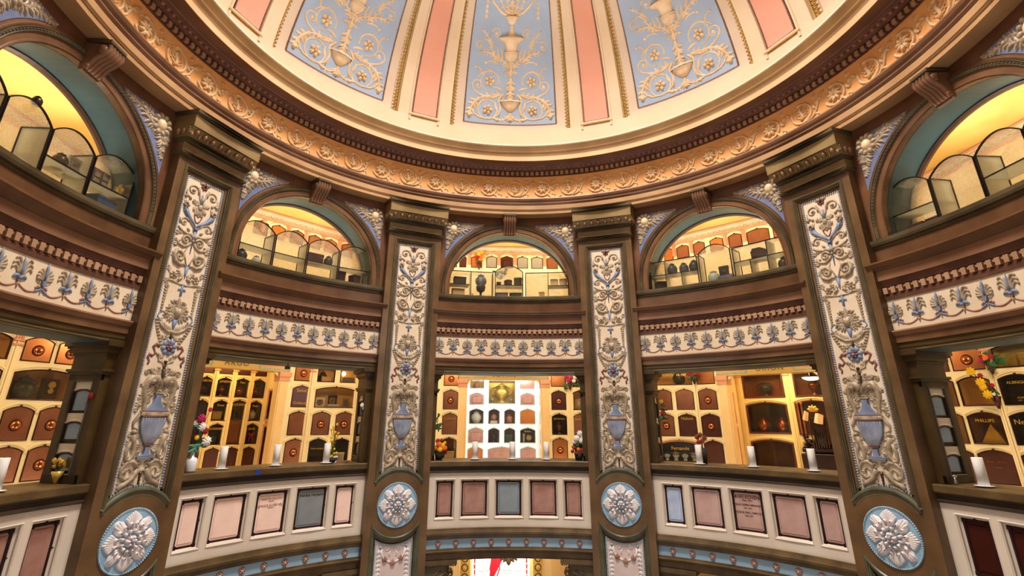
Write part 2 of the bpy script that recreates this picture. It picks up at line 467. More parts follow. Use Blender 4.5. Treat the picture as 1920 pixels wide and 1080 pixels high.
def relief_dome(fm_root):
    orn=MB()
    # lower vine pair
    for c,r,rr in (((6.0,14.5),1.45,2.55),((5.75,21.9),1.5,2.5)):
        orn.flower(c[0],c[1],r,5,.35,.25,0,None,.6)
        orn.tube(arc(c[0],c[1],rr,-60 if c[1]<18 else 200,250 if c[1]<18 else -95,22),lambda t:.2*(1-.3*t),.9,.2,4)
    orn.tube(arc(6.0,14.5,2.55,-200,90,18),.17,.9,.2,4)
    orn.spiral(9.0,20.6,1.75,1.25,-1.2,.2,1,.9,.2)
    orn.tube([(3.0,18.4),(5.0,17.7),(7.5,18.0),(9.6,18.9),(10.7,20.4)],lambda t:.34*(1-.5*t),.9,.2,5)
    orn.acanthus((2.6,18.5),(6.4,17.5),.75,.1,3,.2)
    orn.acanthus((5.2,17.9),(9.2,16.4),.8,.14,3,.2,curl=False)
    orn.acanthus((8.4,17.2),(10.7,12.6),1.15,.12,4,.2)
    orn.tube([(9.8,13.4),(8.4,12.4),(6.6,12.1),(4.4,12.3),(3.0,13.4),(2.6,15.2),(2.9,17.0)],lambda t:.22,.9,.2,4)
    orn.leaf((4.6,12.5),(2.0,12.0),.35,.1,.8,.2); orn.leaf((4.0,16.6),(3.2,14.0),.35,.1,.8,.2)
    orn.acanthus((0.2,12.9),(3.4,11.8),.6,-.12,3,.2)
    orn.leaf((8.2,23.4),(9.9,25.2),.22,.25,.8,.2); orn.blob(9.9,25.1,.38,.34,.35,0,.2)
    orn.tube([(4.2,24.1),(6.2,24.7),(8.2,23.6),(9.4,22.3)],.17,.9,.2,4)
    orn.leaf((2.2,19.6),(5.0,20.3),.3,.1,.8,.2); orn.leaf((1.8,18.8),(3.2,16.6),.35,.1,.8,.2)
    # handles of the low bowl
    orn.tube(arc(0,16.4,2.3,90,0,10)+[(2.5,14.4),(2.9,12.6)],.14,.9,.2,4)
    # upper spray
    orn.acanthus((.6,25.2),(4.2,28.0),.8,.12,4,.2); orn.acanthus((3.6,27.0),(8.8,28.9),.75,.16,4,.2)
    orn.acanthus((3.4,27.0),(6.2,31.5),.7,-.1,3,.2,curl=False); orn.acanthus((5.6,30.2),(9.0,34.2),.55,.1,4,.2)
    orn.leaf((3.6,26.2),(7.0,26.6),.22,.15,.8,.2); orn.blob(7.2,26.4,.42,.42,.4,0,.2)
    orn.spiral(9.3,30.5,1.35,1.2,2.2,.17,-1,.9,.2); orn.tube([(5.8,30.4),(7.2,32.0),(8.6,31.9)],.16,.9,.2,4)
    orn.spiral(4.45,33.7,1.55,1.3,.3,.17,1,.9,.2); orn.tube([(5.2,30.6),(6.2,32.2),(6.1,33.6)],.15,.9,.2,4)
    orn.leaf((2.6,27.2),(3.2,30.4),.22,.12,.8,.2); orn.leaf((3.2,27.8),(3.9,30.6),.2,-.1,.8,.2)
    # crown over the cup
    orn.acanthus((.4,38.2),(1.6,43.5),.75,-.1,4,.2); orn.acanthus((.9,38.4),(4.2,42.6),.6,-.1,3,.2)
    orn.tube([(1.0,37.9),(3.5,38.8),(6.2,40.8),(8.0,43.6),(8.3,46.4)],lambda t:.38*(1-.3*t),.9,.2,5)
    for i in range(6):
        z=37.3+i*1.15; orn.leaf((8.2,z+.7),(8.2,z-.5),.3,0,.8,.2,0,4,3); orn.leaf((8.2,z+.5),(7.7,z-.1),.16,0,.8,.2,0,3,3); orn.leaf((8.2,z+.5),(8.7,z-.1),.16,0,.8,.2,0,3,3)
    orn.spiral(5.0,48.5,2.2,1.4,0,.25,1,.9,.2); orn.acanthus((1,45),(6.5,52),.8,.1,4,.2); orn.flower(5.,48.5,1.2,5,.35,.25)
    orn.spiral(4.6,56,2.0,1.4,3,.22,1,.9,.2)
    orn.mirror()
    orn.acanthus((0,23.0),(0,17.2),1.05,0,5,.25,0,.9); orn.acanthus((0,19.8),(0,17.0),.9,0,3,.4)
    orn.leaf((0,25.2),(0,22.8),.6,0,.8,.25); orn.acanthus((0,24.6),(-1.9,24.2),.5,0,2,.25); orn.acanthus((0,24.6),(1.9,24.2),.5,0,2,.25)
    orn.acanthus((0,25.0),(0,26.9),.8,0,2,.25)
    orn.acanthus((0,13.8),(0,11.9),.9,0,3,.25); orn.acanthus((0,38),(0,44.5),.8,0,5,.3); orn.leaf((0,45),(0,60),.8,0,.8,.2)
    orn.build('acanthus_scrollwork',['dome_orn'],fm_root[0],fm_root[1])
    v=MB()
    def cup(pr,dd=.25,h=.9):     # half-round vase from an outline [(halfwidth, lat)]
        m=8; vs=[];fs=[]
        for (w,z) in pr:
            for k in range(m+1):
                A=PI*k/m; vs.append((w*cos(A),z,dd+sin(A)*w*h*.5))
        for j in range(len(pr)-1):
            for k in range(m):
                a=j*(m+1)+k; fs.append((a,a+1,a+m+2,a+m+1))
        v.add(vs,fs,0,True)
    cup([(.1,14.1),(.7,14.3),(1.7,15.3),(2.2,16.4),(2.3,16.6)]); cup([(2.9,16.6),(2.95,16.95),(2.3,17.0)],.25,1.)
    v.build('bowl',['dome_orn'],fm_root[0],fm_root[1])
    v=MB()
    cup([(.2,26.9),(1.0,27.2),(1.8,28.0),(2.0,28.9)]); cup([(2.25,28.9),(2.3,29.3),(1.7,29.4),(1.75,30.4),(2.0,31.4),(3.6,32.2),(3.9,32.5),(3.8,32.8),(1.2,33.2),(.9,34.0),(.5,35.4),(.3,35.8)])
    for k in range(-3,4): v.tube([(k*.25,27.3),(k*.5,28.8)],.08,1.,.95-abs(k)*.12,3)
    v.tube([(-1.3,31.9),(0,30.6),(1.3,31.9)],.1,.9,.95,4)
    v.build('urn',['dome_orn'],fm_root[0],fm_root[1])
    v=MB()
    cup([(.3,35.9),(1.2,36.4),(1.7,37.4),(2.1,37.5),(2.1,37.9),(1.2,38.1)])
    v.build('cup',['dome_orn'],fm_root[0],fm_root[1])

F=DM(4.16,4.37,4.16*cos(8.3*D2R),4.37+4.16*sin(8.3*D2R))
def dome_compartment(az,label,full=True):
    r=thing('dome_compartment',label,'ceiling panel',az,4.16*cos(8.3*D2R),4.37+4.16*sin(8.3*D2R),group='painted ceiling panels in the dome')
    m=MB()
    for i in range(16):
        a=-14.6+29.2*i/16; b=-14.6+29.2*(i+1)/16
        for z0,z1 in [(8.3+1.9*q,8.3+1.9*q+1.9) for q in range(29)]:
            m.add([(a,z0,.12),(b,z0,.12),(b,z1,.12),(a,z1,.12)],[(0,1,2,3)])
    m.build('white_border',['dome_white'],r,F)
    m=MB()
    for i in range(16):
        a=-12+24*i/16; b=-12+24*(i+1)/16
        for j in range(30):
            z0=10.8+1.7*j; m.add([(a,z0,.2),(b,z0,.2),(b,z0+1.7,.2),(a,z0+1.7,.2)],[(0,1,2,3)])
    m.build('blue_field',['dome_blue'],r,F)
    m=MB()
    for sd in (-12.05,12.05):
        for j in range(110): m.box(sd-.16,sd+.16,10.9+j*.46,10.9+j*.46+.3,.1,.36)
    for i in range(52): m.box(-12+i*.465,-12+i*.465+.33,10.68,10.84,.1,.3)
    m.build('dotted_edge',['dome_brown_line'],r,F)
    relief_dome((r,F))
    return r
p0=dome_compartment(0,'pale blue dome panel with cream urn scrollwork directly above the central bay','c')
for az,l in ((-45,'pale blue dome panel with cream scrollwork left of the central dome panel'),(45,'pale blue dome panel with cream scrollwork right of the central dome panel'),
             (-90,'pale blue dome panel at the far left edge of the dome'),(90,'pale blue dome panel at the far right edge of the dome')):
    dup(p0,az,4.16*cos(8.3*D2R),4.37+4.16*sin(8.3*D2R),l)

def dome_rib(az,label):
    r=thing('dome_rib',label,'ceiling rib',az,4.16*cos(8.3*D2R),4.37+4.16*sin(8.3*D2R),group='cream ribs with pink panels in the dome')
    m=MB()
    H=[7.6+2*q for q in range(28)]
    sec=[(-6.7,0),(-6.7,1.7),(-4.0,1.7),(-3.85,1.95),(-3.5,1.95),(-3.35,1.7),(-3.15,1.55)]
    sec=sec+[(-x,d) for x,d in reversed(sec)]
    vs=[];fs=[];k=len(sec)
    for z in H:
        vs += [(x,z,d) for x,d in sec]
    for j in range(len(H)-1):
        for i in range(k-1): fs.append((j*k+i,j*k+i+1,(j+1)*k+i+1,(j+1)*k+i))
    m.add(vs,fs)
    m.build('shaft',['dome_cream'],r,F)
    m=MB(); m.sweep([(-3.75,9.2),(3.75,9.2)],[(-.35,1.6),(-.35,2.0),(-.1,2.1),(.1,1.9),(.25,1.9),(.3,1.6)])
    m.build('foot_moulding',['dome_cream'],r,F)
    m=MB(); m.box(-4.0,4.0,8.75,9.0,1.6,2.05,6); m.build('fillet',['dome_gold'],r,F)
    m=MB(); 
    for j in range(32): m.box(-3.1,3.1,9.5+1.7*j,11.2+1.7*j,1.4,1.76,4)
    m.build('pink_field',['dome_pink'],r,F)
    m=MB()
    for sd in (-3.1,3.1):
        for j in range(120): m.box(sd-.13,sd+.13,9.5+j*.45,9.5+j*.45+.3,1.6,1.95)
    for j in range(14): m.box(-3.1+j*.45,-2.8+j*.45,9.4,9.66,1.6,1.95)
    m.build('dotted_edge',['dome_brown_line'],r,F)
    for sd in (-1,1):
        m=MB()
        for j in range(27):
            a,b=sorted((sd*6.7,sd*8.1)); m.box(a,b,8.8+2*j,10.8+2*j,.0,.5,1,0)
        for j in range(62):
            z=9.4+j*.88
            m.blob(sd*7.35,z,.42,.36,.5,0,.5,7,2,1); m.box(sd*7.35-.5,sd*7.35+.5,z+.38,z+.5,.5,.8,1,2)
            m.blob(sd*7.95,z+.4,.16,.2,.4,0,.5,5,1,1)
        for j in range(27): m.box(min(sd*6.7,sd*6.95),max(sd*6.7,sd*6.95),8.8+2*j,10.8+2*j,0,.95,1,2)
        m.build('egg_and_dart',['dome_white','dome_gold','dome_side'],r,F)
    return r
r0=dome_rib(-22.5,'cream dome rib with pink panel left of the central blue panel')
for az,l in ((22.5,'cream dome rib with pink panel right of the central blue panel'),(-67.5,'cream dome rib with pink panel nearest the left edge of the dome'),(67.5,'cream dome rib with pink panel nearest the right edge of the dome')):
    dup(r0,az,4.16*cos(8.3*D2R),4.37+4.16*sin(8.3*D2R),l)

# ================================================================== RING ENTABLATURE
def ring(name,pts,mats,mi=0):
    m=MB(); prof(m,pts,0,360,180,closed=True); return structure(m.build(name,mats,None,CY(4.)))
ring('trim_2',[(4.3,3.305),(3.93,3.305),(3.93,3.362),(4.3,3.362)],['tan_mould'])
ring('trim_3',[(4.3,3.362),(3.918,3.362),(3.918,3.368),(3.905,3.38),(3.905,3.452),(3.93,3.462),(4.3,3.462)],['tan_mould'])
ring('trim_4',[(4.3,3.46),(3.91,3.46),(3.895,3.475),(3.885,3.482),(3.885,3.515),(3.86,3.525),(3.845,3.552),(3.85,3.572),(4.3,3.572)],['tan_brown'])
frieze=ring('trim_5',[(4.3,3.57),(4.0,3.57),(4.0,4.04),(4.3,4.04)],['peach'])
m=MB(); prof(m,[(4.3,4.035),(3.978,4.035),(3.985,4.048),(3.985,4.13),(4.3,4.13)],0,360,180,closed=True)
for i in range(288):
    a=(i+.5)*1.25
    for z0,z1,r1 in ((4.058,4.118,3.955),):
        s0=(a-.36)*D2R*4; s1=(a+.36)*D2R*4; m.box(s0,s1,z0,z1,4-3.985,4-r1,1,1)
    s0=(a+.36)*D2R*4; s1=(a+.89)*D2R*4; m.box(s0,s1,4.09,4.118,4-3.985,4-3.972,1,0)
structure(m.build('trim_6',['dentil_red','dentil'],None,CY(4.)))
m=MB(); prof(m,[(4.3,4.128),(3.945,4.128),(3.94,4.14),(3.925,4.146),(3.875,4.185),(3.865,4.20),(4.3,4.21)],0,360,180,closed=True)
for i in range(288):
    a=i*1.25*D2R*4
    m.ball((a,4.168,4-3.908),.026,1,.9,1.1,1,8,6)
    b=(i+.5)*1.25*D2R*4; m.leaf((b,4.142),(b,4.198),.008,0,1.,4-3.90,0,3,3)
structure(m.build('trim_7',['dentil_red','egg'],None,CY(4.)))
ring('trim_8',[(4.3,4.20),(3.868,4.20),(3.85,4.208),(3.70,4.208),(3.68,4.20),(3.665,4.178),(3.652,4.172),(3.652,4.17),(4.3,4.30)],['soffit'])
ring('trim_9',[(3.66,4.172),(3.645,4.167),(3.637,4.262),(3.62,4.272),(3.70,4.29)],['cornice_cream'])
ring('trim_10',[(3.72,4.27),(3.622,4.27),(3.612,4.278),(3.606,4.292),(3.588,4.30),(3.582,4.318),(3.545,4.365),(3.532,4.372),(3.525,4.378),(3.525,4.402),(4.2,4.402),(4.2,4.28)],['cornice_gold'])
ring('trim_11',[(3.53,4.388),(3.518,4.390),(3.518,4.404),(3.56,4.408)],['dome_cream'])

# scroll ornament of the peach frieze: children of the frieze, two alternating kinds
def roundel(kind):
    m=MB(); c=3.805
    m.tube(arc(0,c,.135,-200 if kind else -160,110,26),lambda t:.015+.006*sin(9*PI*t)**2,1.2,0,4)
    for k in range(9):
        a=(-150+k*34)*D2R; m.leaf((.135*cos(a),c+.135*sin(a)),(.155*cos(a+.3),c+.155*sin(a+.3)),.012,.3,.9,.004,0,3,3)
    if kind==0:
        for k in range(8):
            a=k*PI/4; m.leaf((.02*cos(a),c+.02*sin(a)),(.098*cos(a+.35),c+.098*sin(a+.35)),.027,.25,1.2,.004)
        m.blob(0,c,.022,.022,.03,0,.004,7,2); m.flower(0,c,.05,5,.35,.012)
    else:
        m.tube([(-.02,c-.09),(.015,c-.05),(0,c),(-.02,c+.05),(.01,c+.1)],lambda t:.026*(1-.6*abs(t-.4)),.9,.003)
        for k,(x,z,s) in enumerate(((0,-.06,1),(0,-.02,1),(-.005,.03,1),(0,-.05,-1),(0,0,-1),(-.01,.05,-1))):
            m.leaf((x,c+z),(x+s*.068,c+z+.03),.013,s*-.2,.9,.003,0,4,3); m.blob(x+s*.07,c+z+.025,.012,.012,.014,0,.003,6,2)
    # connecting vine to the next one
    m.tube([(.06,c-.145),(.13,c-.12),(.2,c-.06),(.235,c+.03),(.28,c+.11),(.34,c+.14)] if kind else [(.1,c-.1),(.15,c-.165),(.23,c-.185),(.33,c-.14)],lambda t:.017,1.2,0,4)
    for p,q in (((.19,c+.11),(.235,c+.16)),((.17,c-.1),(.23,c-.14)),((.2,c+.02),(.255,c+.06)),((.21,c-.03),(.165,c+.05)),((.2,c-.12),(.16,c-.19)),((.24,c+.08),(.3,c+.04))):
        m.leaf(p,q,.023,.2,1.1,0,0,4,3)
    m.flower(.225,c+.0,.026,4,.4,.0); m.flower(-.1,c+.15,.02,4,.4,0.)
    return m
protos=[roundel(0).build('scroll_roundel',['peach_orn'],frieze,CY(4.)), roundel(1).build('leaf_roundel',['peach_orn'],frieze,CY(4.))]
used=[False,False]
for i in range(-17,18):
    az=-5.3+i*360/54; k=i%2
    if abs(az)>112: continue
    o=protos[k]
    if used[k]: o=o.copy(); COL.objects.link(o)
    used[k]=True; o.rotation_euler=(0,0,-az*D2R)

# ================================================================== PILASTERS
PB=-2.6
PF=CY(4.,4.,PB)
def make_pilaster(label):
    r=thing('pilaster',label,'pilaster',-22.5,4.,PB,group='tall relief pilasters round the rotunda')
    W=.428
    m=MB()
    m.box(-W+.002,W-.002,PB,3.3,-.42,-.062,6)             # core, recessed level
    m.box(-W,-.315,PB,2.80,-.2,0,3); m.box(.315,W,PB,2.80,-.2,0,3); m.box(-.315,.315,2.705,2.80,-.2,0,4)
    # plain field round the medallion, hollowed above and below on a circle
    N=18
    for i in range(N):
        a=-.315+.63*i/N; b=-.315+.63*(i+1)/N
        za=math.sqrt(.40**2-a*a); zb=math.sqrt(.40**2-b*b)
        c=-1.07
        vs=[(a,c-za,0),(b,c-zb,0),(b,c+zb,0),(a,c+za,0),(a,c-za,-.07),(b,c-zb,-.07),(b,c+zb,-.07),(a,c+za,-.07)]
        m.add(vs,[(0,1,2,3),(3,2,6,7),(0,1,5,4)])
    m.build('shaft',['brown'],r,PF)
    # moulded frame of the upper panel and the arched hood over the medallion
    sec1=[(-.022,-.06),(-.022,.004),(-.012,.014),(0,.014),(.006,.004),(.014,.004),(.02,-.01),(.03,-.012),(.036,-.03),(.05,-.034),(.056,-.058)]
    m=MB(); c=-1.07
    m.sweep([(-.312,c+.26)]+[(-.312,z) for z in (0,1,2)]+[(-.312,2.70)]+[(x,2.70) for x in (-.15,0,.15)]+[(.312,2.70)]+[(.312,z) for z in (2,1,0)]+[(.312,c+.26)],[(-n,d) for n,d in sec1],False,0)
    m.build('frame_moulding',['olive_dark'],r,PF)
    m=MB()
    m.sweep(arc(0,c,.455,41,139,28),[(-.002,-.05),(0,.0),(.010,.014),(.026,.018),(.036,.006),(.05,.006),(.058,-.002),(.075,.002),(.08,-.02)])
    m.build('arched_hood',['verdigris'],r,PF)
    m=MB()
    m.sweep([(-.268,-.66)]+[(-.268,z) for z in (0,1,2)]+[(-.268,2.655)]+[(x,2.655) for x in (-.1,.1)]+[(.268,2.655)]+[(.268,z) for z in (2,1,0)]+[(.268,-.66)],[(.008,-.06),(.008,-.03),(0,-.026),(-.012,-.028),(-.03,-.045),(-.034,-.06)])
    m.build('inner_frame',['brown'],r,PF)
    # cream ground, bottom edge follows the circle
    m=MB(); N=10
    for i in range(N):
        a=-.24+.48*i/N; b=-.24+.48*(i+1)/N
        za=c+math.sqrt(.455**2-a*a); zb=c+math.sqrt(.455**2-b*b)
        m.add([(a,za,-.046),(b,zb,-.046),(b,2.635,-.046),(a,2.635,-.046)],[(0,1,2,3)])
    m.build('cream_ground',['cream_ground'],r,PF)
    m=MB(); d0=-.046
    k=0; z=-.64
    while z<2.63:
        for s in (-1,1): m.box(s*.235-.010,s*.235+.010,z,z+.014,d0,d0+.012)
        z+=.026
    x=-.225
    while x<.23:
        m.box(x,x+.014,2.62,2.634,d0,d0+.012)
        zz=c+math.sqrt(.458**2-x*x); m.box(x,x+.014,zz,zz+.016,d0,d0+.012); x+=.026
    m.build('toothed_border',['bead_blue'],r,PF)
    # scrollwork
    g=MB(); D=d0
    K=1.3
    sp=lambda cx,cz,r0,tu,a0,w,dr: g.spiral(cx,cz,r0,tu,a0,w*K,dr,d0=D,h=1.3)
    lf=lambda p0,p1,w,b=0.: g.leaf(p0,p1,w*K,b,1.2,D,0,6,4)
    ac=lambda p0,p1,w,b=0.,n=4,curl=True: g.acanthus(p0,p1,w*1.18,b,n+1,D,0,1.25,curl)
    tb=lambda p,w: g.tube(p,(lambda t:w(t)*1.25) if callable(w) else w*K,1.25,D,4)
    sp(.128,2.483,.072,1.35,3.4,.009,-1); tb([(.0,2.37),(.03,2.42),(.05,2.50),(.07,2.545)],.008); tb([(.2,2.47),(.205,2.42),(.17,2.39)],.008)
    lf((.19,2.41),(.215,2.36),.016); lf((.16,2.40),(.13,2.36),.014); lf((.0,2.60),(.07,2.60),.014,.1)
    ac((.01,2.33),(.1,2.355),.026,.1,3); ac((.0,2.30),(.075,2.265),.026,-.1,3); ac((.0,2.27),(.045,2.22),.022,-.1,2)
    sp(.148,2.085,.055,1.3,2.6,.008,-1); tb([(.02,2.055),(.07,2.10),(.1,2.13),(.15,2.142)],.008); lf((.2,2.06),(.215,2.12),.014,.1); lf((.1,2.03),(.06,2.00),.012)
    sp(.085,1.892,.056,1.35,3.0,.014,-1); tb([(.01,1.94),(.04,1.965),(.10,1.965),(.16,1.98),(.21,2.02)],lambda t:.018*(1-.5*t))
    ac((.12,1.97),(.215,1.93),.024,.15,3); ac((.15,1.87),(.2,1.80),.026,.15,3); tb([(.02,1.88),(.05,1.835),(.10,1.81),(.17,1.83),(.2,1.88)],.012)
    tb([(.015,1.60),(.05,1.62),(.10,1.60),(.16,1.63),(.185,1.69),(.16,1.745),(.115,1.75)],lambda t:.008+.013*sin(PI*t)); sp(.115,1.69,.058,1.0,1.6,.014,1); ac((.17,1.64),(.13,1.755),.026,-.2,4,False); tb([(.01,1.60),(.04,1.68),(.07,1.74),(.05,1.80)],.007)
    g.flower(.135,1.475,.052,6,.4,D); ac((.03,1.45),(.1,1.53),.022,.1,3); ac((.19,1.50),(.21,1.56),.02,0,2); ac((.18,1.43),(.215,1.38),.02,0,2); lf((.03,1.47),(.08,1.43),.014); ac((.1,1.40),(.06,1.43),.016,0,2)
    tb([(0,1.388),(.07,1.395),(.14,1.415),(.2,1.41)],lambda t:.008+.004*sin(30*t))
    sp(.17,1.345,.035,1.1,1.5,.007,-1)
    for i in range(8):
        z=1.30-i*.032; w=.024-.0016*i; lf((.178,z),(.178+w,z+.008),.009); lf((.178,z),(.178-w,z+.008),.009); g.blob(.178,z-.008,.009,.014,.014,0,D,6,2)
    ac((0,1.03),(.05,1.2),.04,-.15,4); ac((.01,1.03),(.095,1.13),.036,-.15,4); ac((.01,1.02),(.125,1.06),.032,-.15,3); lf((0,1.02),(0.02,1.15),.03)
    ac((.0,.885),(.09,.915),.026,-.05,3,False); ac((.07,.905),(.165,.975),.026,-.12,3); tb([(0,.87),(.06,.875),(.12,.91),(.17,.96)],.013)
    ac((.02,.83),(.07,.795),.018,.1,2); sp(.095,.815,.026,1.1,3.5,.006,1); lf((0,.85),(0,.80),.016)
    for i in range(9):
        t=i/8; x=.2-.11*t**1.3; z=.985-.24*t; lf((x,z),(x-.02,z-.012),.010); lf((x,z),(x+.018,z-.016),.010); g.blob(x,z,.010,.010,.014,0,D,6,2)
    sp(.055,.60,.036,1.3,1.2,.007,-1); tb([(.01,.52),(.03,.56),(.085,.575)],.008); lf((.09,.62),(.12,.65),.012)
    lf((.0,.40),(.0,.5),.02); ac((.01,.40),(.06,.50),.026,.1,3); ac((.03,.41),(.13,.46),.03,.15,4); sp(.165,.445,.036,1.1,2.6,.009,-1); ac((.05,.39),(.12,.41),.026,-.1,3)
    # dolphins hanging beside the neck of the urn
    tb([(.03,.335),(.06,.395),(.115,.395),(.15,.34),(.155,.26),(.135,.17),(.115,.10),(.15,.03),(.19,-.03),(.185,-.075),(.135,-.10)],lambda t:(.024*(1-t)+.007)*(1+.25*sin(PI*min(1,3*t))))
    g.blob(.095,.365,.045,.036,.05,-.4,D,8,3); g.blob(.06,.33,.02,.016,.03,0,D); ac((.05,.31),(.02,.27),.026,0,2); ac((.09,.33),(.07,.23),.03,.1,3); ac((.15,.30),(.2,.33),.024,.1,2)
    ac((.14,.25),(.165,.13),.028,.1,4); ac((.12,.22),(.09,.16),.024,0,3); ac((.17,.17),(.195,.07),.022,.1,3)
    # sea beasts flanking the foot
    g.blob(.165,-.12,.028,.028,.04,0,D,8,3); ac((.165,-.11),(.2,-.16),.02,0,2); ac((.15,-.13),(.11,-.12),.018,0,2); ac((.13,-.17),(.09,-.15),.02,0,2)
    tb([(.165,-.14),(.15,-.2),(.13,-.26),(.125,-.33),(.155,-.38),(.19,-.36),(.195,-.28),(.165,-.2)],lambda t:.020*(1-.55*t)+.004)
    ac((.14,-.2),(.075,-.3),.034,.1,4); ac((.13,-.3),(.10,-.38),.03,.1,3); ac((.18,-.25),(.21,-.2),.02,0,2)
    tb([(.02,-.41),(.04,-.395),(.065,-.41),(.06,-.44),(.035,-.44)],.011)
    tb([(.06,-.43),(.10,-.385),(.16,-.39),(.205,-.44),(.205,-.51),(.15,-.545),(.10,-.52),(.095,-.47),(.13,-.445),(.16,-.47),(.15,-.5)],lambda t:.019*(1-.6*t))
    ac((.12,-.39),(.2,-.40),.024,.1,3); ac((.2,-.46),(.16,-.54),.022,.1,3); tb([(.04,-.46),(.07,-.51),(.10,-.555),(.16,-.59),(.2,-.62)],lambda t:.024*(1-.3*t)); ac((.05,-.6),(.1,-.555),.022,.1,3); ac((.1,-.62),(.2,-.635),.026,0,4); ac((.06,-.62),(.12,-.60),.02,0,2); ac((.15,-.58),(.205,-.57),.018,0,2)
    g.mirror()
    g.blob(0,2.31,.034,.045,.03,0,D,8,3); g.blob(0,.34,.02,.03,.03,0,D); g.blob(0,1.9,.018,.018,.03,0,D); g.leaf((0,1.03),(0,1.25),.03,0,1.,D)
    g.build('acanthus_scrollwork',['taupe'],r,PF)
    # blue pieces
    b=MB()
    b.tube([(.004,2.06),(.03,2.10),(.085,2.14),(.135,2.185),(.172,2.235)],lambda t:.010+.024*t,.9,D,5); b.tube([(.165,2.20),(.19,2.235),(.18,2.26)],.006,1,D+.02,4)
    b.both('cornucopia',['blue'],r,PF); b=MB()
    b.tube([(.0,2.34),(.02,2.40),(.045,2.44)],lambda t:.016*(1-.7*t),.8,D,4)
    b.tube([(.02,.99),(.09,1.05),(.15,1.075),(.19,1.055),(.2,1.01),(.17,.985),(.145,1.005)],.008,1.,D,4)
    b.mirror()
    b.tube([(0,2.47),(0,2.34)],.012,.9,D,4); b.tube([(0,2.045),(0,1.9),(0,1.75)],lambda t:.020*(1-.75*t),.9,D,5); b.ext([(-.032,2.062),(.032,2.062),(.02,2.035),(-.02,2.035)],D,D+.03)
    b.tube([(0,1.60),(0,1.455)],lambda t:.028*(1-.9*t),.9,D,5); b.tube([(0,1.40),(0,1.27)],lambda t:.014,.9,D,5); b.leaf((0,1.34),(.045,1.32),.015,.2,1.,D); b.leaf((0,1.34),(-.045,1.32),.015,-.2,1.,D); b.tube([(0,1.27),(0,1.15)],.008,1.,D,4)
    b.tube([(0,1.005),(0,.875)],lambda t:.034*(1-.9*t),.9,D,5)
    b.build('blue_stem',['blue'],r,PF)
    fr=MB()
    for k in range(9):
        a=k*.7; fr.blob(.178+.024*cos(a),2.285+.02*sin(a),.015,.015,.022,0,D+.008*(k%3),6,2)
    for k in range(4): fr.leaf((.16,2.27),(.13+.03*k,2.345),.01,0,1.,D,0,4,3)
    fr.both('fruit',['taupe'],r,PF)
    rd=MB()
    rd.flower(0,2.575,.048,6,.45,D,0,1)
    rd.build('rose',['red','engraved'],r,PF)
    rb=MB()
    rb.tube([(.10,.71),(.14,.73),(.165,.70),(.145,.665),(.13,.635),(.16,.61),(.19,.625),(.2,.59),(.175,.55),(.185,.525)],lambda t:.014+.004*sin(12*t),.7,D,4); rb.both('ribbon',['red'],r,PF)
    rb=MB(); rb.tube([(.005,2.12),(.03,2.15),(.05,2.20),(.03,2.225),(.0,2.19),(-.03,2.225),(-.05,2.20),(-.03,2.15),(-.005,2.12)],.007,1.,D,4); rb.build('heart_tendril',['red'],r,PF)
    dk=MB(); dk.tube([(0,.56),(0,.47)],lambda t:.016*(1-.3*t),1.,D,5); dk.blob(0,.565,.02,.016,.03,0,D); dk.tube([(0,-.475),(0,-.60)],lambda t:.02*(1-.8*t),1.,D,5)
    for k in range(4): dk.blob(0,-.5-.028*k,.016-.002*k,.012,.026,0,D,6,2)
    dk.build('torch',['brown_dark'],r,PF)
    ro=MB()
    for k in range(8):
        a=k*PI/4+.2; ro.blob(.058*cos(a),.715+.058*sin(a),.034,.030,.022,a,D,8,2,0)
    for k in range(6):
        a=k*PI/3; ro.blob(.027*cos(a),.715+.027*sin(a),.022,.017,.026,a,D+.010,7,2,1)
    ro.blob(0,.715,.016,.016,.02,0,D+.03,7,2,0)
    ro.build('rosette',['blue','red'],r,PF)
    # urn
    u=MB()
    P=[(.052,.25),(.034,.243),(.03,.2),(.045,.15),(.085,.10),(.13,.075)]
    u.ext([(w,z) for w,z in P]+[(-w,z) for w,z in reversed(P)],D,D+.028,0,.006)
    Q=[(.132,.02),(.128,-.04),(.105,-.13),(.065,-.205),(.04,-.232)]
    u.ext([(w,z) for w,z in Q]+[(-w,z) for w,z in reversed(Q)],D,D+.030,0,.006)
    for k in range(-4,5):
        u.tube([(k*.029,.015),(k*.028,-.05),(k*.022,-.14),(k*.010,-.225)],.0045,1.,D+.028,3,2)
    u.ext([(.03,-.25),(.022,-.29),(.028,-.325),(.085,-.345),(-.085,-.345),(-.028,-.325),(-.022,-.29),(-.03,-.25)],D,D+.028,0,.004)
    u.box(-.092,.092,-.36,-.346,D,D+.034,1,0)
    u.box(-.138,.138,.07,.08,D,D+.034,1,1); u.box(-.15,.15,.034,.07,D,D+.036,1,2); u.box(-.135,.135,.02,.034,D,D+.034,1,1)
    for k in range(-9,10): u.tube([(k*.0145,.068),(k*.0155,.038)],.005,1.,D+.034,3,2)
    u.box(-.045,.045,-.245,-.23,D,D+.036,1,1); u.box(-.05,.05,.245,.26,D,D+.034,1,2)
    u.build('urn',['blue','red','taupe'],r,PF)
    # medallion
    c=-1.07
    md=MB(); md.ext(arc(0,c,.276,0,348,30),-.01,.004)
    mo=md.build('medallion',['medallion_blue'],r,PF)
    bd=MB()
    for k in range(84):
        a=k*2*PI/84; bd.blob(.268*cos(a),c+.268*sin(a),.0095,.0095,.015,0,.004,6,2)
    bd.build('beaded_rim',['bead_sky'],mo,PF)
    fl=MB()
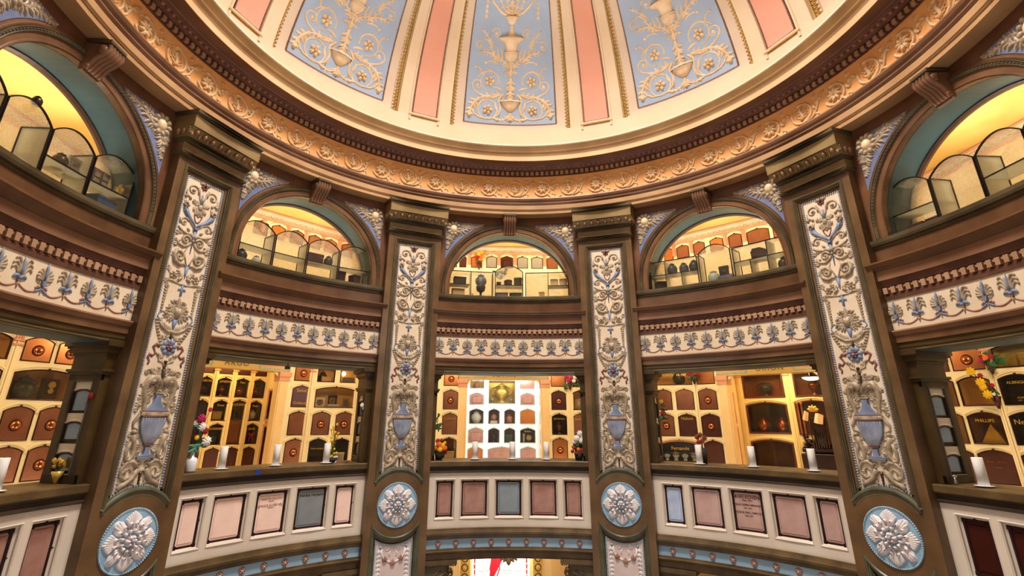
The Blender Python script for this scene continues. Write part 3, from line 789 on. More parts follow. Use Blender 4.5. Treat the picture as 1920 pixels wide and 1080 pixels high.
    for k in range(8):
        a=k*PI/4; ca,sa=cos(a),sin(a)
        if k%2==0:      # fringed acanthus leaf
            for j in range(-4,5):
                b=a+j*.088; R=.252-.011*abs(j); fl.tube([(.08*cos(a+j*.03),c+.08*sin(a+j*.03)),(.16*cos(a+j*.07),c+.16*sin(a+j*.07)),(R*.94*cos(b),c+R*.94*sin(b)),(R*cos(b),c+R*sin(b))],lambda t:.010+.004*t if t<.9 else .007,1.8,.006,4)
        else:           # broad smooth leaf
            fl.blob(.160*ca,c+.160*sa,.082,.058,.026,a,.005,10,4)
            for jj in (-1,0,1): fl.tube([((.1)*cos(a),c+.1*sin(a)),(.17*cos(a+jj*.1),c+.17*sin(a+jj*.1)),(.225*cos(a+jj*.12),c+.225*sin(a+jj*.12))],.010,1.,.022,4)
            fl.blob(.195*ca,c+.195*sa,.05,.046,.024,a,.006,8,3)
    for k in range(16):
        a=(k+.5)*PI/8; x,z=.145*cos(a),c+.145*sin(a)
        fl.blob(x,z,.024,.020,.044,a,.008,8,3); fl.blob(x*1.0,z+.0,.008,.006,.006,a,.051,6,1,1)
    for k in range(12):
        a=(k+.5)*PI/6; fl.blob(.085*cos(a),c+.085*sin(a),.021,.017,.056,a,.008,8,3); fl.blob(.087*cos(a),c+.087*sin(a),.006,.005,.005,a,.063,5,1,1)
    for k in range(8):
        a=k*PI/4+.2; fl.leaf((.1*cos(a),c+.1*sin(a)),(.155*cos(a),c+.155*sin(a)),.006,0,.8,.044,2,4,3)
    fl.build('acanthus_rosette',['medallion_white','brown_dark','rose'],mo,PF)
    cc=MB()
    for k in range(6):
        a=k*PI/3; cc.blob(.032*cos(a),c+.032*sin(a),.021,.018,.064,a,.01,8,3,0)
    cc.blob(0,c,.036,.036,.066,0,.012,8,3,1); cc.blob(0,c,.016,.016,.02,0,.07,8,2,2)
    cc.build('centre_cup',['medallion_white','rose','medallion_blue'],mo,PF)
    # lower panel
    m=MB()
    low=[(-.315,PB+.1)]+[(-.315,-1.6),(-.315,c-.245)]
    m.sweep([(-.312,-2.5),(-.312,-1.9),(-.312,c-.25)]+arc(0,c,.40,219,321,24)+[(.312,c-.25),(.312,-1.9),(.312,-2.5)],[(.02,-.06),(.02,.004),(.008,.016),(-.004,.012),(-.012,0),(-.024,-.002),(-.034,-.02),(-.048,-.03),(-.054,-.06)])
    m.build('lower_frame',['verdigris'],r,PF)
    m=MB(); N=10
    for i in range(N):
        a=-.25+.5*i/N; b=-.25+.5*(i+1)/N
        za=c-math.sqrt(.475**2-a*a); zb=c-math.sqrt(.475**2-b*b)
        m.add([(a,PB+.05,-.046),(b,PB+.05,-.046),(b,zb,-.046),(a,za,-.046)],[(0,1,2,3)])
    m.build('lower_ground',['lower_panel'],r,PF)
    m=MB(); z=-2.55
    while z<-1.5:
        for s in (-1,1): m.box(s*.242-.009,s*.242+.009,z,z+.012,D,D+.012)
        z+=.024
    x=-.23
    while x<.23:
        zz=c-math.sqrt(.478**2-x*x); m.box(x,x+.012,zz-.018,zz,D,D+.012); x+=.024
    m.build('lower_toothed_border',['bead_sky'],r,PF)
    m=MB()
    for s in (-1,1):
        m.blob(s*.168,-1.567,.02,.02,.02,0,D,8,3,1)
        for k in range(9): m.leaf((s*.178,-1.60-.05*k),(s*.19,-1.66-.05*k),.02,s*.2,1.,D,0,4,3); m.leaf((s*.178,-1.60-.05*k),(s*.162,-1.65-.05*k),.016,0,1.,D,0,4,3)
        m.spiral(s*.085,-1.585,.034,1.2,1.2,.009,s,1.,D)
        m.tube([(s*.155,-1.59),(s*.15,-1.66),(s*.10,-1.715),(s*.04,-1.745),(0,-1.76)],.012,1.,D,4)
        m.tube([(s*.03,-1.62),(s*.06,-1.655),(s*.04,-1.68)],.007,1.,D,4)
    for x,z in ((-.105,-1.71),(0,-1.755),(.105,-1.71)):
        for k in range(5):
            a=PI/2+k*2*PI/5; m.leaf((x,z),(x+.04*cos(a),z+.04*sin(a)),.014,0,1.2,D+.008,2,5,4)
        m.blob(x,z,.012,.012,.02,0,D+.012,6,2,2)
    m.build('garland',['medallion_white','bead_sky','rose'],r,PF)
    # capital
    cap=MB()
    def band(r0,r1,hw0,hw1,z0,z1,mi=0,mbx=cap):
        n=8; vs=[];fs=[]
        for i in range(n+1):
            t=-1+2*i/n
            vs+=[(hw0*t,z0,4-r0),(hw1*t,z1,4-r1)]
        for i in range(n): fs.append((2*i,2*i+2,2*i+3,2*i+1))
        for sg,b in ((-1,0),(1,2*n)):
            vs+=[(sg*hw0,z0,-.3),(sg*hw1,z1,-.3)]
            k=len(vs)-2; fs.append((b,b+1,k+1,k))
        k=len(vs); 
        fs.append((0,2*n,k-2,k-4)); fs.append((1,k-3,k-1,2*n+1))
        mbx.add(vs,fs,mi)
    band(3.998,3.985,.43,.432,2.80,2.96); 
    capo=cap.build('neck',['olive'],r,PF)
    cap=MB(); band(3.985,3.955,.436,.448,2.795,2.81,0,cap); band(3.955,3.95,.452,.455,2.81,2.832,0,cap); band(3.95,3.98,.455,.438,2.832,2.85,0,cap)
    cap.build('astragal',['olive_dark'],r,PF)
    cap=MB(); band(3.97,3.93,.44,.452,2.955,2.975,0,cap); band(3.93,3.925,.456,.458,2.975,2.995,0,cap)
    cap.build('lower_fillet',['olive_dark'],r,PF)
    cap=MB(); band(3.915,3.845,.462,.49,2.995,3.10,0,cap)
    for k in range(8):
        s=(-.39+.78*k/7)*1.04; cap.blob(s,3.052,.026,.045,.04,0,4-3.872,8,3,1)
        cap.tube(arc(s,3.06,.042,180,360,8),.007,1.2,4-3.884,3,0)
        if k<7: q=(s+(-.39+.78*(k+1)/7)*1.04)/2; cap.leaf((q,3.10),(q,3.0),.012,0,1.3,4-3.88,0,4,3)
    for sg in (-1,1):
        cap.acanthus((sg*.455,3.0),(sg*.475,3.095),.03,0,3,4-3.88,0,1.2)
        for q in (4-3.95,4-4.02): # eggs on the returns
            cap.ball((sg*.482,3.052,q-.02),.04,1,.6,1.1,.7,8,5)
    cap.build('egg_and_dart',['olive','egg_cap'],r,PF)
    cap=MB(); band(3.835,3.83,.492,.494,3.10,3.245,0,cap)
    cap.build('abacus',['olive'],r,PF)
    cap=MB(); band(3.83,3.80,.494,.506,3.245,3.262,0,cap); band(3.80,3.80,.506,.508,3.262,3.306,0,cap)
    cap.build('abacus_fillet',['olive_dark'],r,PF)
    return r
P0=make_pilaster('relief pilaster standing left of the central bay')
for az,l in ((22.5,'relief pilaster standing right of the central bay'),(-67.5,'relief pilaster between the far left bay and the Argo bay'),(67.5,'relief pilaster between the Orion bay and the far right bay')):
    dup(P0,az,4.,PB,l)

# ================================================================== BAYS
BAYS=[(0,'central bay','front','Sothis'),(-45,'bay left of centre','front_left','Argo'),(45,'bay right of centre','front_right','Orion'),(-90,'far left bay','left','far left'),(90,'far right bay','right','far right')]
RW=4.12; R_IN=4.56
BF=CY(RW,RW,0.)
AC=2.055; AR=.985       # arch centre height and radius, measured along the wall
def arch_z(s,R=AR):
    return AC+math.sqrt(max(0,R*R-s*s)) if abs(s)<R else None
def bay_wall(name):
    """curved wall round the lunette, thick, with the arched hole"""
    m=MB(); W=1.19
    cols=[-W,-1.1,-1.04]+[-AR*cos(i*PI/28) for i in range(29)]+[1.04,1.1,W]
    dI=RW-R_IN
    for a,b in zip(cols[:-1],cols[1:]):
        za=arch_z(a) if abs(a)<AR-1e-6 else (AC if abs(abs(a)-AR)<1e-6 and abs(b)<=AR+1e-6 else 1.92)
        zb=arch_z(b) if abs(b)<AR-1e-6 else (AC if abs(abs(b)-AR)<1e-6 and abs(a)<=AR+1e-6 else 1.92)
        if abs(a)>=AR-1e-6 and abs(b)>=AR-1e-6: za=zb=1.92
        for d in (0,dI): m.add([(a,za,d),(b,zb,d),(b,3.32,d),(a,3.32,d)],[(0,1,2,3)])
    return structure(m.build(name,['brown_red'],None,BF))
w0=bay_wall('wall_front'); put(w0,0,RW,0)
for az,nm in ((-45,'wall_front_left'),(45,'wall_front_right'),(-90,'wall_left'),(90,'wall_right')):
    o=w0.copy(); o.name=nm; COL.objects.link(o); put(o,az,RW,0)

def archway(label):
    r=thing('archway',label,'archway',0,RW,1.92,group='round arches above the bays')
    fm=CY(RW,RW,1.92)
    path=[(AR,1.92)]+arc(0,AC,AR,0,180,40)+[(-AR,1.92)]      # travel: left normal points inwards
    m=MB(); m.sweep(path,[(0,-.10),(0,.012),(-.010,.022),(-.022,.022),(-.03,.014),(-.072,.014),(-.078,.022),(-.084,.022)])
    m.build('archivolt',['brown_mid'],r,fm)
    m=MB(); m.sweep(path,[(-.084,.0),(-.084,.03),(-.092,.036),(-.098,.030),(-.118,.034),(-.124,.042),(-.132,.03),(-.132,0)])
    k=0
    for i in range(88):
        a=(i+.5)/88*PI; m.blob((AR+.108)*cos(a),AC+(AR+.108)*sin(a),.012,.009,.010,a,.03,5,2)
    m.build('leaf_band',['olive_dark'],r,fm)
    m=MB(); m.sweep(path,[(-.132,0),(-.134,.02),(-.15,.026),(-.162,.012),(-.172,.012),(-.176,0)])
    m.build('outer_fillet',['brown_mid'],r,fm)
    # painted reveal
    m=MB(); m.sweep([(p[0]*.999,p[1]) for p in path],[(0.002,-.06),(.002,RW-R_IN)],capped=False)
    m.build('teal_reveal',['teal'],r,fm)
    m=MB(); m.sweep(path,[(0.001,RW-R_IN+.06),(.014,RW-R_IN+.06),(.03,RW-R_IN+.03),(.03,RW-R_IN),(0,RW-R_IN-.02)],capped=False)
    m.build('inner_bead',['brown_dark'],r,fm)
    # keystone: scrolled bracket
    k=MB()
    for j in range(5):
        x=-.084+.042*j; w=.021
        pts=[(x,2.985,.055),(x,3.04,.085),(x,3.10,.12),(x,3.15,.185),(x,3.205,.225),(x,3.25,.215)]
        k.tube3([(p[0],p[1],p[2]-.01) for p in pts],lambda t:w*(1+.25*sin(PI*t)),0,6)
    outl=[(.0,2.965),(.06,2.975),(.085,3.03),(.12,3.10),(.19,3.15),(.235,3.20),(.23,3.25),(0,3.26)]
    outl=[(d_*.86,z_) for d_,z_ in outl]; vs=[(-.088,z,d) for d,z in outl]+[(.088,z,d) for d,z in outl]; n=len(outl)
    vs=[(x_*1.12,z_,d_) for x_,z_,d_ in vs]; k.add(vs,[tuple(range(n)),tuple(range(2*n-1,n-1,-1))]+[(i,(i+1)%n,n+(i+1)%n,n+i) for i in range(n)])
    for s in (-1,1): k.ball((s*.102,3.195,.16),.045,0,.4,1,1,10,8); k.ball((s*.100,3.01,.06),.03,0,.4,1,1,8,6)
    kk=k.build('keystone',['tan_brown'],r,fm)
    k=MB(); k.bbox(-.11,.11,3.262,3.30,0,.23,.006); k.bbox(-.105,.105,3.29,3.305,0,.2,.002)
    for j in range(9): k.ball((-.08+.02*j,2.975,.045),.013,0,1,1,1,6,4)
    k.build('keystone_cap',['olive_dark'],kk,fm)
    for sg in (-1,1):
        m=MB()
        R=1.165
        a0=math.degrees(math.acos(min(1,1.083/R)))
        P=[(sg*x,z) for x,z in arc(0,AC,R,a0+.5,67,14)]
        poly=P+[(sg*.42,3.165),(sg*1.02,3.165),(sg*1.085,3.10)]
        m.ext(poly,-.01,.008)
        sp_=m.build('spandrel_panel',['blue_spandrel'],r,fm)
        g=MB()
        cx,cz=sg*.955,3.045
        for kk_ in range(10):
            a=kk_*2*PI/10; g.blob(cx+.092*cos(a),cz+.10*sin(a),.044,.036,.04,a,.008,7,2)
        g.blob(cx,cz,.066,.076,.05,0,.008,10,3,1)
        g.tube(arc(cx,cz,.074,0,360,16),.009,1,.012,4)
        for p,q,w,b in (((.90,3.0),(.70,3.10),.034,.12),((.84,3.08),(.66,3.13),.026,-.1),((.72,3.10),(.55,3.135),.024,.1),((.60,3.12),(.46,3.145),.018,.1),
                        ((.99,2.97),(1.02,2.84),.034,-.12),((1.03,2.96),(1.055,2.86),.024,.1),((1.01,2.86),(1.045,2.76),.024,-.1),((1.03,2.78),(1.06,2.68),.018,-.1),((.93,2.97),(.86,2.98),.026,.1),((1.01,3.1),(1.05,3.12),.02,0)):
            g.acanthus((sg*p[0],p[1]),(sg*q[0],q[1]),w*1.75,b*sg,4,.008,0,1.2)
        g.spiral(sg*.76,3.06,.038,1.2,2,.009,sg,1.,.008); g.spiral(sg*.62,3.105,.026,1.2,2,.007,sg,1.,.008); g.spiral(sg*.985,2.86,.034,1.2,1,.008,-sg,1.,.008); g.spiral(sg*1.03,2.75,.024,1.2,1,.007,-sg,1.,.008)
        g.tube([(sg*.93,2.99),(sg*.99,2.93),(sg*1.03,2.85),(sg*1.05,2.72)],.010,1.,.008,4); g.tube([(sg*.90,3.0),(sg*.8,3.09),(sg*.66,3.12),(sg*.48,3.15)],.010,1.,.008,4)
        g.build('cartouche_relief',['taupe','shell'],sp_,fm)
    return r
A0=archway('arched lunette opening with scroll keystone over the central bay')
for az,l in ((-45,'arched lunette opening with scroll keystone over the Argo bay'),(45,'arched lunette opening with scroll keystone over the Orion bay'),(-90,'arched lunette opening with scroll keystone in the far left bay'),(90,'arched lunette opening with scroll keystone in the far right bay')):
    dup(A0,az,RW,1.92,l)

HA=16.45
def pf(mb,pts,n=24,h=HA,mi=0): prof(mb,pts,-h,h,n,4.,True,mi)
F4=CY(4.,4.,0)
def wpart(name,pts,mats,parent,fm,h=HA,n=24):
    m=MB(); pf(m,pts,n,h); return m.build(name,mats,parent,fm)
def cornice(label):
    r=thing('cornice',label,'cornice',0,4.,1.23,group='curved cornices under the arches'); fm=CY(4.,4.,1.23)
    wpart('sill',[(4.62,1.80),(4.12,1.80),(4.10,1.815),(4.10,1.838),(4.075,1.845),(4.065,1.87),(4.065,1.905),(4.09,1.918),(4.62,1.93)],['olive_dark'],r,fm)
    wpart('upper_fascia',[(4.3,1.60),(4.11,1.60),(4.11,1.815),(4.3,1.815)],['brown_mid'],r,fm)
    m=MB(); pf(m,[(4.3,1.655),(4.0,1.648),(3.962,1.64),(3.962,1.622),(3.975,1.612),(3.99,1.59),(4.02,1.572),(4.035,1.555),(4.05,1.55),(4.3,1.55)],28,17.3)
    m.build('crown_moulding',['brown_mid'],r,fm)
    wpart('fascia',[(4.3,1.45),(4.045,1.45),(4.045,1.555),(4.3,1.555)],['tan_brown'],r,fm,16.7)
    wpart('bed_moulding',[(4.3,1.385),(4.085,1.385),(4.08,1.40),(4.06,1.44),(4.055,1.455),(4.3,1.455)],['dentil_red'],r,fm)
    m=MB(); pf(m,[(4.3,1.24),(4.10,1.24),(4.10,1.39),(4.3,1.39)],24)
    for i in range(29):
        a=(i-14)*1.135; s0=(a-.33)*D2R*4; s1=(a+.33)*D2R*4
        m.box(s0,s1,1.305,1.372,-.1,-.068,1,1)
        if i<28: m.box(s1,s1+.034,1.345,1.368,-.1,-.088,1,1)
    pf(m,[(4.3,1.24),(4.088,1.24),(4.085,1.29),(4.10,1.298),(4.3,1.298)],24)
    m.build('dentil_band',['dentil_red','dentil'],r,fm)
    return r
C0=cornice('curved brown cornice with dentils below the central arch')
for az,l in ((-45,'curved brown cornice with dentils below the Argo bay arch'),(45,'curved brown cornice with dentils below the Orion bay arch'),(-90,'curved brown cornice with dentils below the far left arch'),(90,'curved brown cornice with dentils below the far right arch')):
    dup(C0,az,4.,1.23,l)

def palmette_parts():
    fm=CY(4.10,4.10,.91)
    def base(m,z0):
        m.tube([(-.03,z0+.02),(-.045,z0-.0),(-.03,z0-.025),(-.012,z0-.01)],.009,1.,0,4,0); m.tube([(.03,z0+.02),(.045,z0-.0),(.03,z0-.025),(.012,z0-.01)],.009,1.,0,4,0)
    a=MB(); zb=1.085
    for k in range(-4,5):
        if k==0: continue
        an=PI/2-k*.37; L=.108-.009*abs(k)
        a.tube([(0,zb-.01),(L*.35*cos(an),zb+L*.35*sin(an)),(L*.7*cos(an),zb+L*.7*sin(an)),(L*.93*cos(an),zb+L*.93*sin(an)),(L*1.02*cos(an),zb+L*1.02*sin(an))],lambda t:(.006+.013*min(1,t*1.3))*(1 if t<.9 else .55),1.1,0,5,0)
    a.tube([(0,zb-.015),(0,zb+.05),(0,zb+.10),(0,zb+.15)],lambda t:.012*sin(PI*(.12+.86*t)),1.,.012,4,1)
    for s in (-1,1): a.spiral(s*.034,1.066,.022,1.1,PI/2,.008,-s,1.1,0,0)
    a.ext([(-.022,1.075),(.022,1.075),(.012,1.03),(-.012,1.03)],0,.022,1,.004)
    for s in (-1,1): a.blob(s*.030,1.022,.018,.013,.018,s*.3,0,7,2,2); a.blob(s*.05,1.012,.012,.010,.014,0,0,6,2,2)
    a.tube([(0,1.028),(0,.955)],lambda t:.012*(1-.8*t),1.,0,5,0)
    f=MB()
    for s in (-1,1):
        for P in ([(.010,1.07),(.016,1.12),(.022,1.17),(.042,1.205),(.066,1.205),(.078,1.186)],[(.014,1.07),(.026,1.11),(.036,1.15),(.058,1.172),(.082,1.164),(.090,1.145)],[(.018,1.065),(.034,1.095),(.048,1.125),(.070,1.138),(.088,1.124),(.090,1.106)]):
            f.tube([(s*x,z) for x,z in P],lambda t:.0125*(.65+.35*sin(PI*t)),1.1,0,5,0)
        f.leaf((0,1.05),(s*.062,1.045),.018,s*.25,1.1,.004,1); f.blob(s*.03,1.056,.018,.012,.02,0,0,6,2,1)
    f.tube([(0,1.06),(0,1.12),(0,1.17),(0,1.232)],lambda t:.012*sin(PI*(.12+.86*t)),1.,.008,4,1)
    f.blob(0,1.05,.026,.018,.024,0,0,7,2,1); f.box(-.02,.02,1.024,1.032,0,.018,1,2); f.tube([(0,1.024),(0,.960)],lambda t:.017*(1-.8*t),1.,0,5,0)
    return a,f,fm
def palfrieze(label):
    r=thing('palmette_frieze',label,'frieze',0,4.10,.91,group='cream palmette friezes over the openings')
    a,f,fm=palmette_parts()
    m=MB(); prof(m,[(4.3,.905),(4.10,.905),(4.10,1.26),(4.3,1.26)],-HA,HA,24); m.build('ground',['frieze_cream'],r,CY(4.,4.10,.91))
    oa=a.build('fan_palmette',['taupe','blue','rose'],r,fm); of=f.build('plume_palmette',['taupe','blue','rose'],r,fm)
    st=3.095
    for i in range(11):
        az=(i-5)*st
        src=oa if i%2==0 else of
        first = (i==0) or (i==1)
        o=src if first else src.copy()
        if not first: COL.objects.link(o); o.parent=r
        t=az*D2R; o.location=(4.10*sin(t),4.10*cos(t)-4.10,0); o.rotation_euler=(0,0,-t)
    g=MB()
    for i in range(10):
        s0=(i-5)*st*D2R*4.1; s1=s0+st*D2R*4.1
        pts=[(s0+(s1-s0)*t,1.012-.045*sin(PI*t)) for t in [j/12 for j in range(13)]]
        g.tube(pts,.008,1.,0,4,0)
        for q in ((0,1,2) if i%2==0 else (9,10,11)): g.tube(pts[q:q+2],.011,1.,.001,4,1)
    g.build('garland',['rose','blue'],r,CY(4.1,4.1,.91))
    return r
Z0=palfrieze('cream palmette frieze over the central opening')
for az,l in ((-45,'cream palmette frieze over the Argo opening'),(45,'cream palmette frieze over the Orion opening'),(-90,'cream palmette frieze over the far left opening'),(90,'cream palmette frieze over the far right opening')):
    dup(Z0,az,4.10,.91,l)

def lintel(label):
    r=thing('lintel',label,'lintel',0,4.,.69,group='brown lintels over the openings'); fm=CY(4.,4.,.69)
    wpart('top_moulding',[(4.56,.915),(4.06,.915),(4.055,.90),(4.07,.88),(4.085,.86),(4.56,.86)],['tan_brown'],r,fm)
    wpart('fascia',[(4.56,.79),(4.095,.79),(4.095,.862),(4.56,.862)],['brown_mid'],r,fm)
    wpart('lower_fascia',[(4.56,.70),(4.14,.70),(4.12,.715),(4.11,.74),(4.11,.792),(4.56,.792)],['pier_olive'],r,fm)
    wpart('soffit_bead',[(4.2,.696),(4.105,.696),(4.10,.705),(4.105,.72),(4.2,.72)],['olive_dark'],r,fm)
    wpart('soffit',[(4.56,.694),(4.18,.694),(4.18,.705),(4.56,.705)],['teal'],r,fm)
    return r
L0=lintel('brown stepped lintel over the central opening')
for az,l in ((-45,'brown stepped lintel over the Argo opening'),(45,'brown stepped lintel over the Orion opening'),(-90,'brown stepped lintel over the far left opening'),(90,'brown stepped lintel over the far right opening')):
    dup(L0,az,4.,.69,l)

def ledge(label):
    r=thing('ledge',label,'ledge',0,4.09,-.70,group='dark ledges of the openings'); fm=CY(4.,4.09,-.70)
    wpart('slab',[(4.62,-.622),(4.085,-.622),(4.08,-.612),(4.08,-.558),(4.088,-.548),(4.62,-.543)],['ledge'],r,fm)
    wpart('under_moulding',[(4.3,-.705),(4.10,-.705),(4.09,-.695),(4.095,-.68),(4.115,-.672),(4.115,-.65),(4.10,-.64),(4.10,-.622),(4.3,-.622)],['ledge_dark'],r,fm)
    return r
G0=ledge('dark brown wooden ledge of the central opening')
for az,l in ((-45,'dark brown wooden ledge of the Argo opening'),(45,'dark brown wooden ledge of the Orion opening'),(-90,'dark brown wooden ledge of the far left opening'),(90,'dark brown wooden ledge of the far right opening')):
    dup(G0,az,4.09,-.70,l)

OPN=[(-14.85,-10.8),(-9.85,-3.92),(-2.95,2.98),(3.92,9.92),(10.84,14.85)]
FRM=[(-14.45,-11.2),(-9.5,-4.37),(-2.5,2.5),(4.35,9.52),(11.25,14.55)]
def parapet(label):
    r=thing('parapet',label,'parapet',0,RW,-1.45,group='cream parapets below the openings'); fm=CY(RW,RW,-1.45)
    k=D2R*RW
    m=MB()
    e=[-HA*k]+[a*k for o in OPN for a in o]+[HA*k]
    m.box(-HA*k,HA*k,-.786,-.70,-.3,0,24); m.box(-HA*k,HA*k,-1.42,-1.302,-.3,0,24)
    for i in range(0,12,2): m.box(e[i],e[i+1],-1.302,-.786,-.3,0,3)
    m.box(-HA*k,HA*k,-1.32,-.77,-.3,-.09,24)
    m.build('panel',['parapet'],r,fm)
    m=MB()
    for (a,b),(c,d) in zip(OPN,FRM):
        P=[(a*k,-1.302),(b*k,-1.302),(b*k,-.786),(a*k,-.786)]
        m.sweep(P,[(-.004,0),(.004,.008),(.014,-.002),(.016,-.02),(.03,-.034),(.034,-.05)],True)
    m.build('panel_moulding',['parapet'],r,fm)
    wpart('base_moulding',[(4.3,-1.54),(4.085,-1.54),(4.08,-1.50),(4.06,-1.492),(4.055,-1.465),(4.075,-1.452),(4.085,-1.43),(4.09,-1.412),(4.3,-1.412)],['ledge'],r,CY(4.,RW,-1.45))
    return r
Q0=parapet('curved cream parapet below the central opening')
for az,l in ((-45,'curved cream parapet below the Argo opening'),(45,'curved cream parapet below the Orion opening'),(-90,'curved cream parapet below the far left opening'),(90,'curved cream parapet below the far right opening')):
    dup(Q0,az,RW,-1.45,l)

ORD=['first','second','third','fourth','fifth']
def parapet_niche(az0,bayname,i,material,what,lines=()):
    a,b=FRM[i]; mid=(a+b)/2; k=D2R*RW; hw=(b-a)/2*k; h=.455
    r=thing('memorial_niche','%s, %s in the %s parapet'%(what,(ORD[i]+' from left') if az0>-90 else ('','','third from right','second from right','rightmost')[i],{0:'central',-45:'Argo',45:'Orion',-90:'far left',90:'far right'}[az0]),'niche front',az0+mid,4.165,-1.275,group='memorial niche fronts in the parapets')
    m=MB(); m.sweep([(-hw,0),(hw,0),(hw,h),(-hw,h)],[(0,-.03),(0,.012),(.018,.014),(.024,.004),(.024,-.02)],True)
    for sx,zz in ((-1,0),(1,0),(-1,h),(1,h)): m.bbox(min(sx*(hw-.034),sx*(hw+.004)),max(sx*(hw-.034),sx*(hw+.004)),(zz-.004 if zz==0 else h-.034),(.034 if zz==0 else h+.004),-.01,.018,.003)
    m.build('frame',['pane_frame'],r)
    m=MB(); m.bbox(-hw+.022,hw-.022,.022,h-.022,-.02,.003,.001); m.bbox(-hw+.04,hw-.04,.04,h-.04,0,.010,.008)
    m.build('bevelled_pane',[material],r)
    m=MB(); m.ball((0,h+.004,.02),.010,0,1.2,1,1,8,5); m.ball((hw-.004,h*.55,.018),.007); m.build('latch',['black_metal'],r)
    for body,size,z,mt in lines: text(body,size,mt,r,0,z,.012)
    return r
PK={0:'pane_rose',-45:'pane_rose_lit',45:'pane_mid',-90:'pane_rose',90:'pane_maroon'}  # Argo panes take the paler copy that carries a painted window reflection
for az0,bn,_,_ in BAYS:
    for i in range(5):
        what='rose copper niche front'; mt=PK[az0]; ln=()
        if az0==0 and i==2: mt='pane_clear'; what='grey mirror-like niche front reflecting stained glass'
        if az0==-45 and i==3: mt='pane_clear'; what='blue-grey glass niche front lettered Herbie Herbert'; ln=(('Herbie Herbert',.047,.375,'engraved'),)
        if az0==-45 and i==2: what='pale rose niche front with two faint engraved names'; ln=(('MARTIN DILLON',.034,.375,'grey_text'),('1940-2011',.018,.350,'grey_text'),('FRANCIS ALVER NEAL',.034,.305,'grey_text'),('1935-2010',.018,.28,'grey_text'))
        if az0==45 and i==2: what='rose niche front lettered Ann Koven'; ln=(('ANN KOVEN',.052,.385,'engraved'),('1926 - 2014',.026,.350,'engraved'),('DONALD ZAPEN HERNANDEZ',.0285,.298,'engraved'),('1961 - 2014',.02,.262,'engraved'),('JACQUELYNE L. DEMUTH',.0285,.212,'engraved'),('1930 - 2017',.02,.176,'engraved'))
        if az0==45 and i==0: mt='pane_silver'; what='narrow silvery niche front'
        if az0==90: mt='pane_maroon'; what='dark maroon niche front'; 
        if az0==90 and i>2: continue
        if az0==-90 and i<2: continue
        parapet_niche(az0,bn,i,mt,what,ln)

def rosette_band(label):
    r=thing('rosette_band',label,'band',0,4.11,-1.66,group='pale blue rosette bands'); 
    wpart('blue_band',[(4.3,-1.66),(4.11,-1.66),(4.115,-1.60),(4.11,-1.535),(4.3,-1.535)],['band_blue'],r,CY(4.,4.11,-1.66))
    m=MB(); m.flower(0,0,.036,5,.4,.004,0,1,PI/2); m.blob(0,0,.04,.04,.006,0,0,12,2,0)
    o=m.build('rosette',['rose','medallion_white'],r)
    for i in range(9):
        q=o if i==0 else o.copy()
        if i: COL.objects.link(q); q.parent=r
        t=(i-4)*3.455*D2R; q.location=(4.108*sin(t),4.108*cos(t)-4.11,.062); q.rotation_euler=(0,0,-t)
    return r
B0=rosette_band('pale blue band with pink rosettes below the central parapet')
for az,l in ((-45,'pale blue band with pink rosettes below the Argo parapet'),(45,'pale blue band with pink rosettes below the Orion parapet')):
    dup(B0,az,4.11,-1.66,l)
def lower_lintel(label):
    r=thing('lower_lintel',label,'lintel',0,4.08,-1.8,group='dark lintels over the ground floor openings'); fm=CY(4.,4.08,-1.8)
    wpart('upper_moulding',[(4.5,-1.72),(4.09,-1.72),(4.07,-1.70),(4.06,-1.685),(4.085,-1.67),(4.085,-1.655),(4.5,-1.655)],['ledge'],r,fm)
    wpart('fascia',[(4.5,-1.80),(4.115,-1.80),(4.105,-1.78),(4.105,-1.72),(4.5,-1.72)],['ledge'],r,fm)
    for s in (-1,1):
        m=MB(); 
        a0=s*1.18; b0=s*.70
        lo,hi=min(a0,b0),max(a0,b0)
        m.box(lo,hi,-1.845,-1.79,-.4,-.09,4); 
        for j in range(16): m.ball((lo+.02+(hi-lo-.04)*j/15,-1.855,-.10),.014,0,1,1,1,6,4)
        m.box(min(s*1.18,s*.80),max(s*1.18,s*.80),-2.5,-1.845,-.4,-.13,3)
        m.spiral(s*.80,-1.96,.05,1.2,PI/2,  .016,s,1.,-.12); m.ball((s*.79,-1.92,-.12),.036,0,1,1,.8,10,6)
        m.tube([(s*.84,-1.95),(s*.93,-1.99),(s*1.0,-2.07),(s*1.05,-2.2)],.012,1.,-.13,4); m.tube([(s*.9,-1.92),(s*1.02,-1.98),(s*1.1,-2.08)],.008,1.,-.13,4)
        m.build('corner_bracket',['ledge'],r,CY(4.,4.08,-1.8))
    m=MB()
    m.leaf((0,-1.79),(0,-1.885),.035,0,1.,-.12)
    for s in (-1,1): m.leaf((s*.02,-1.79),(s*.075,-1.845),.02,0,1.,-.12); m.leaf((s*.06,-1.79),(s*.12,-1.825),.016,0,1.,-.12)
    m.build('pendant_leaf',['olive'],r,CY(4.,4.08,-1.8))
    return r
J0=lower_lintel('dark carved lintel over the ground floor opening below the central bay')
for az,l in ((-45,'dark carved lintel over the ground floor opening below the Argo bay'),(45,'dark carved lintel over the ground floor opening below the Orion bay')):
    dup(J0,az,4.08,-1.8,l)

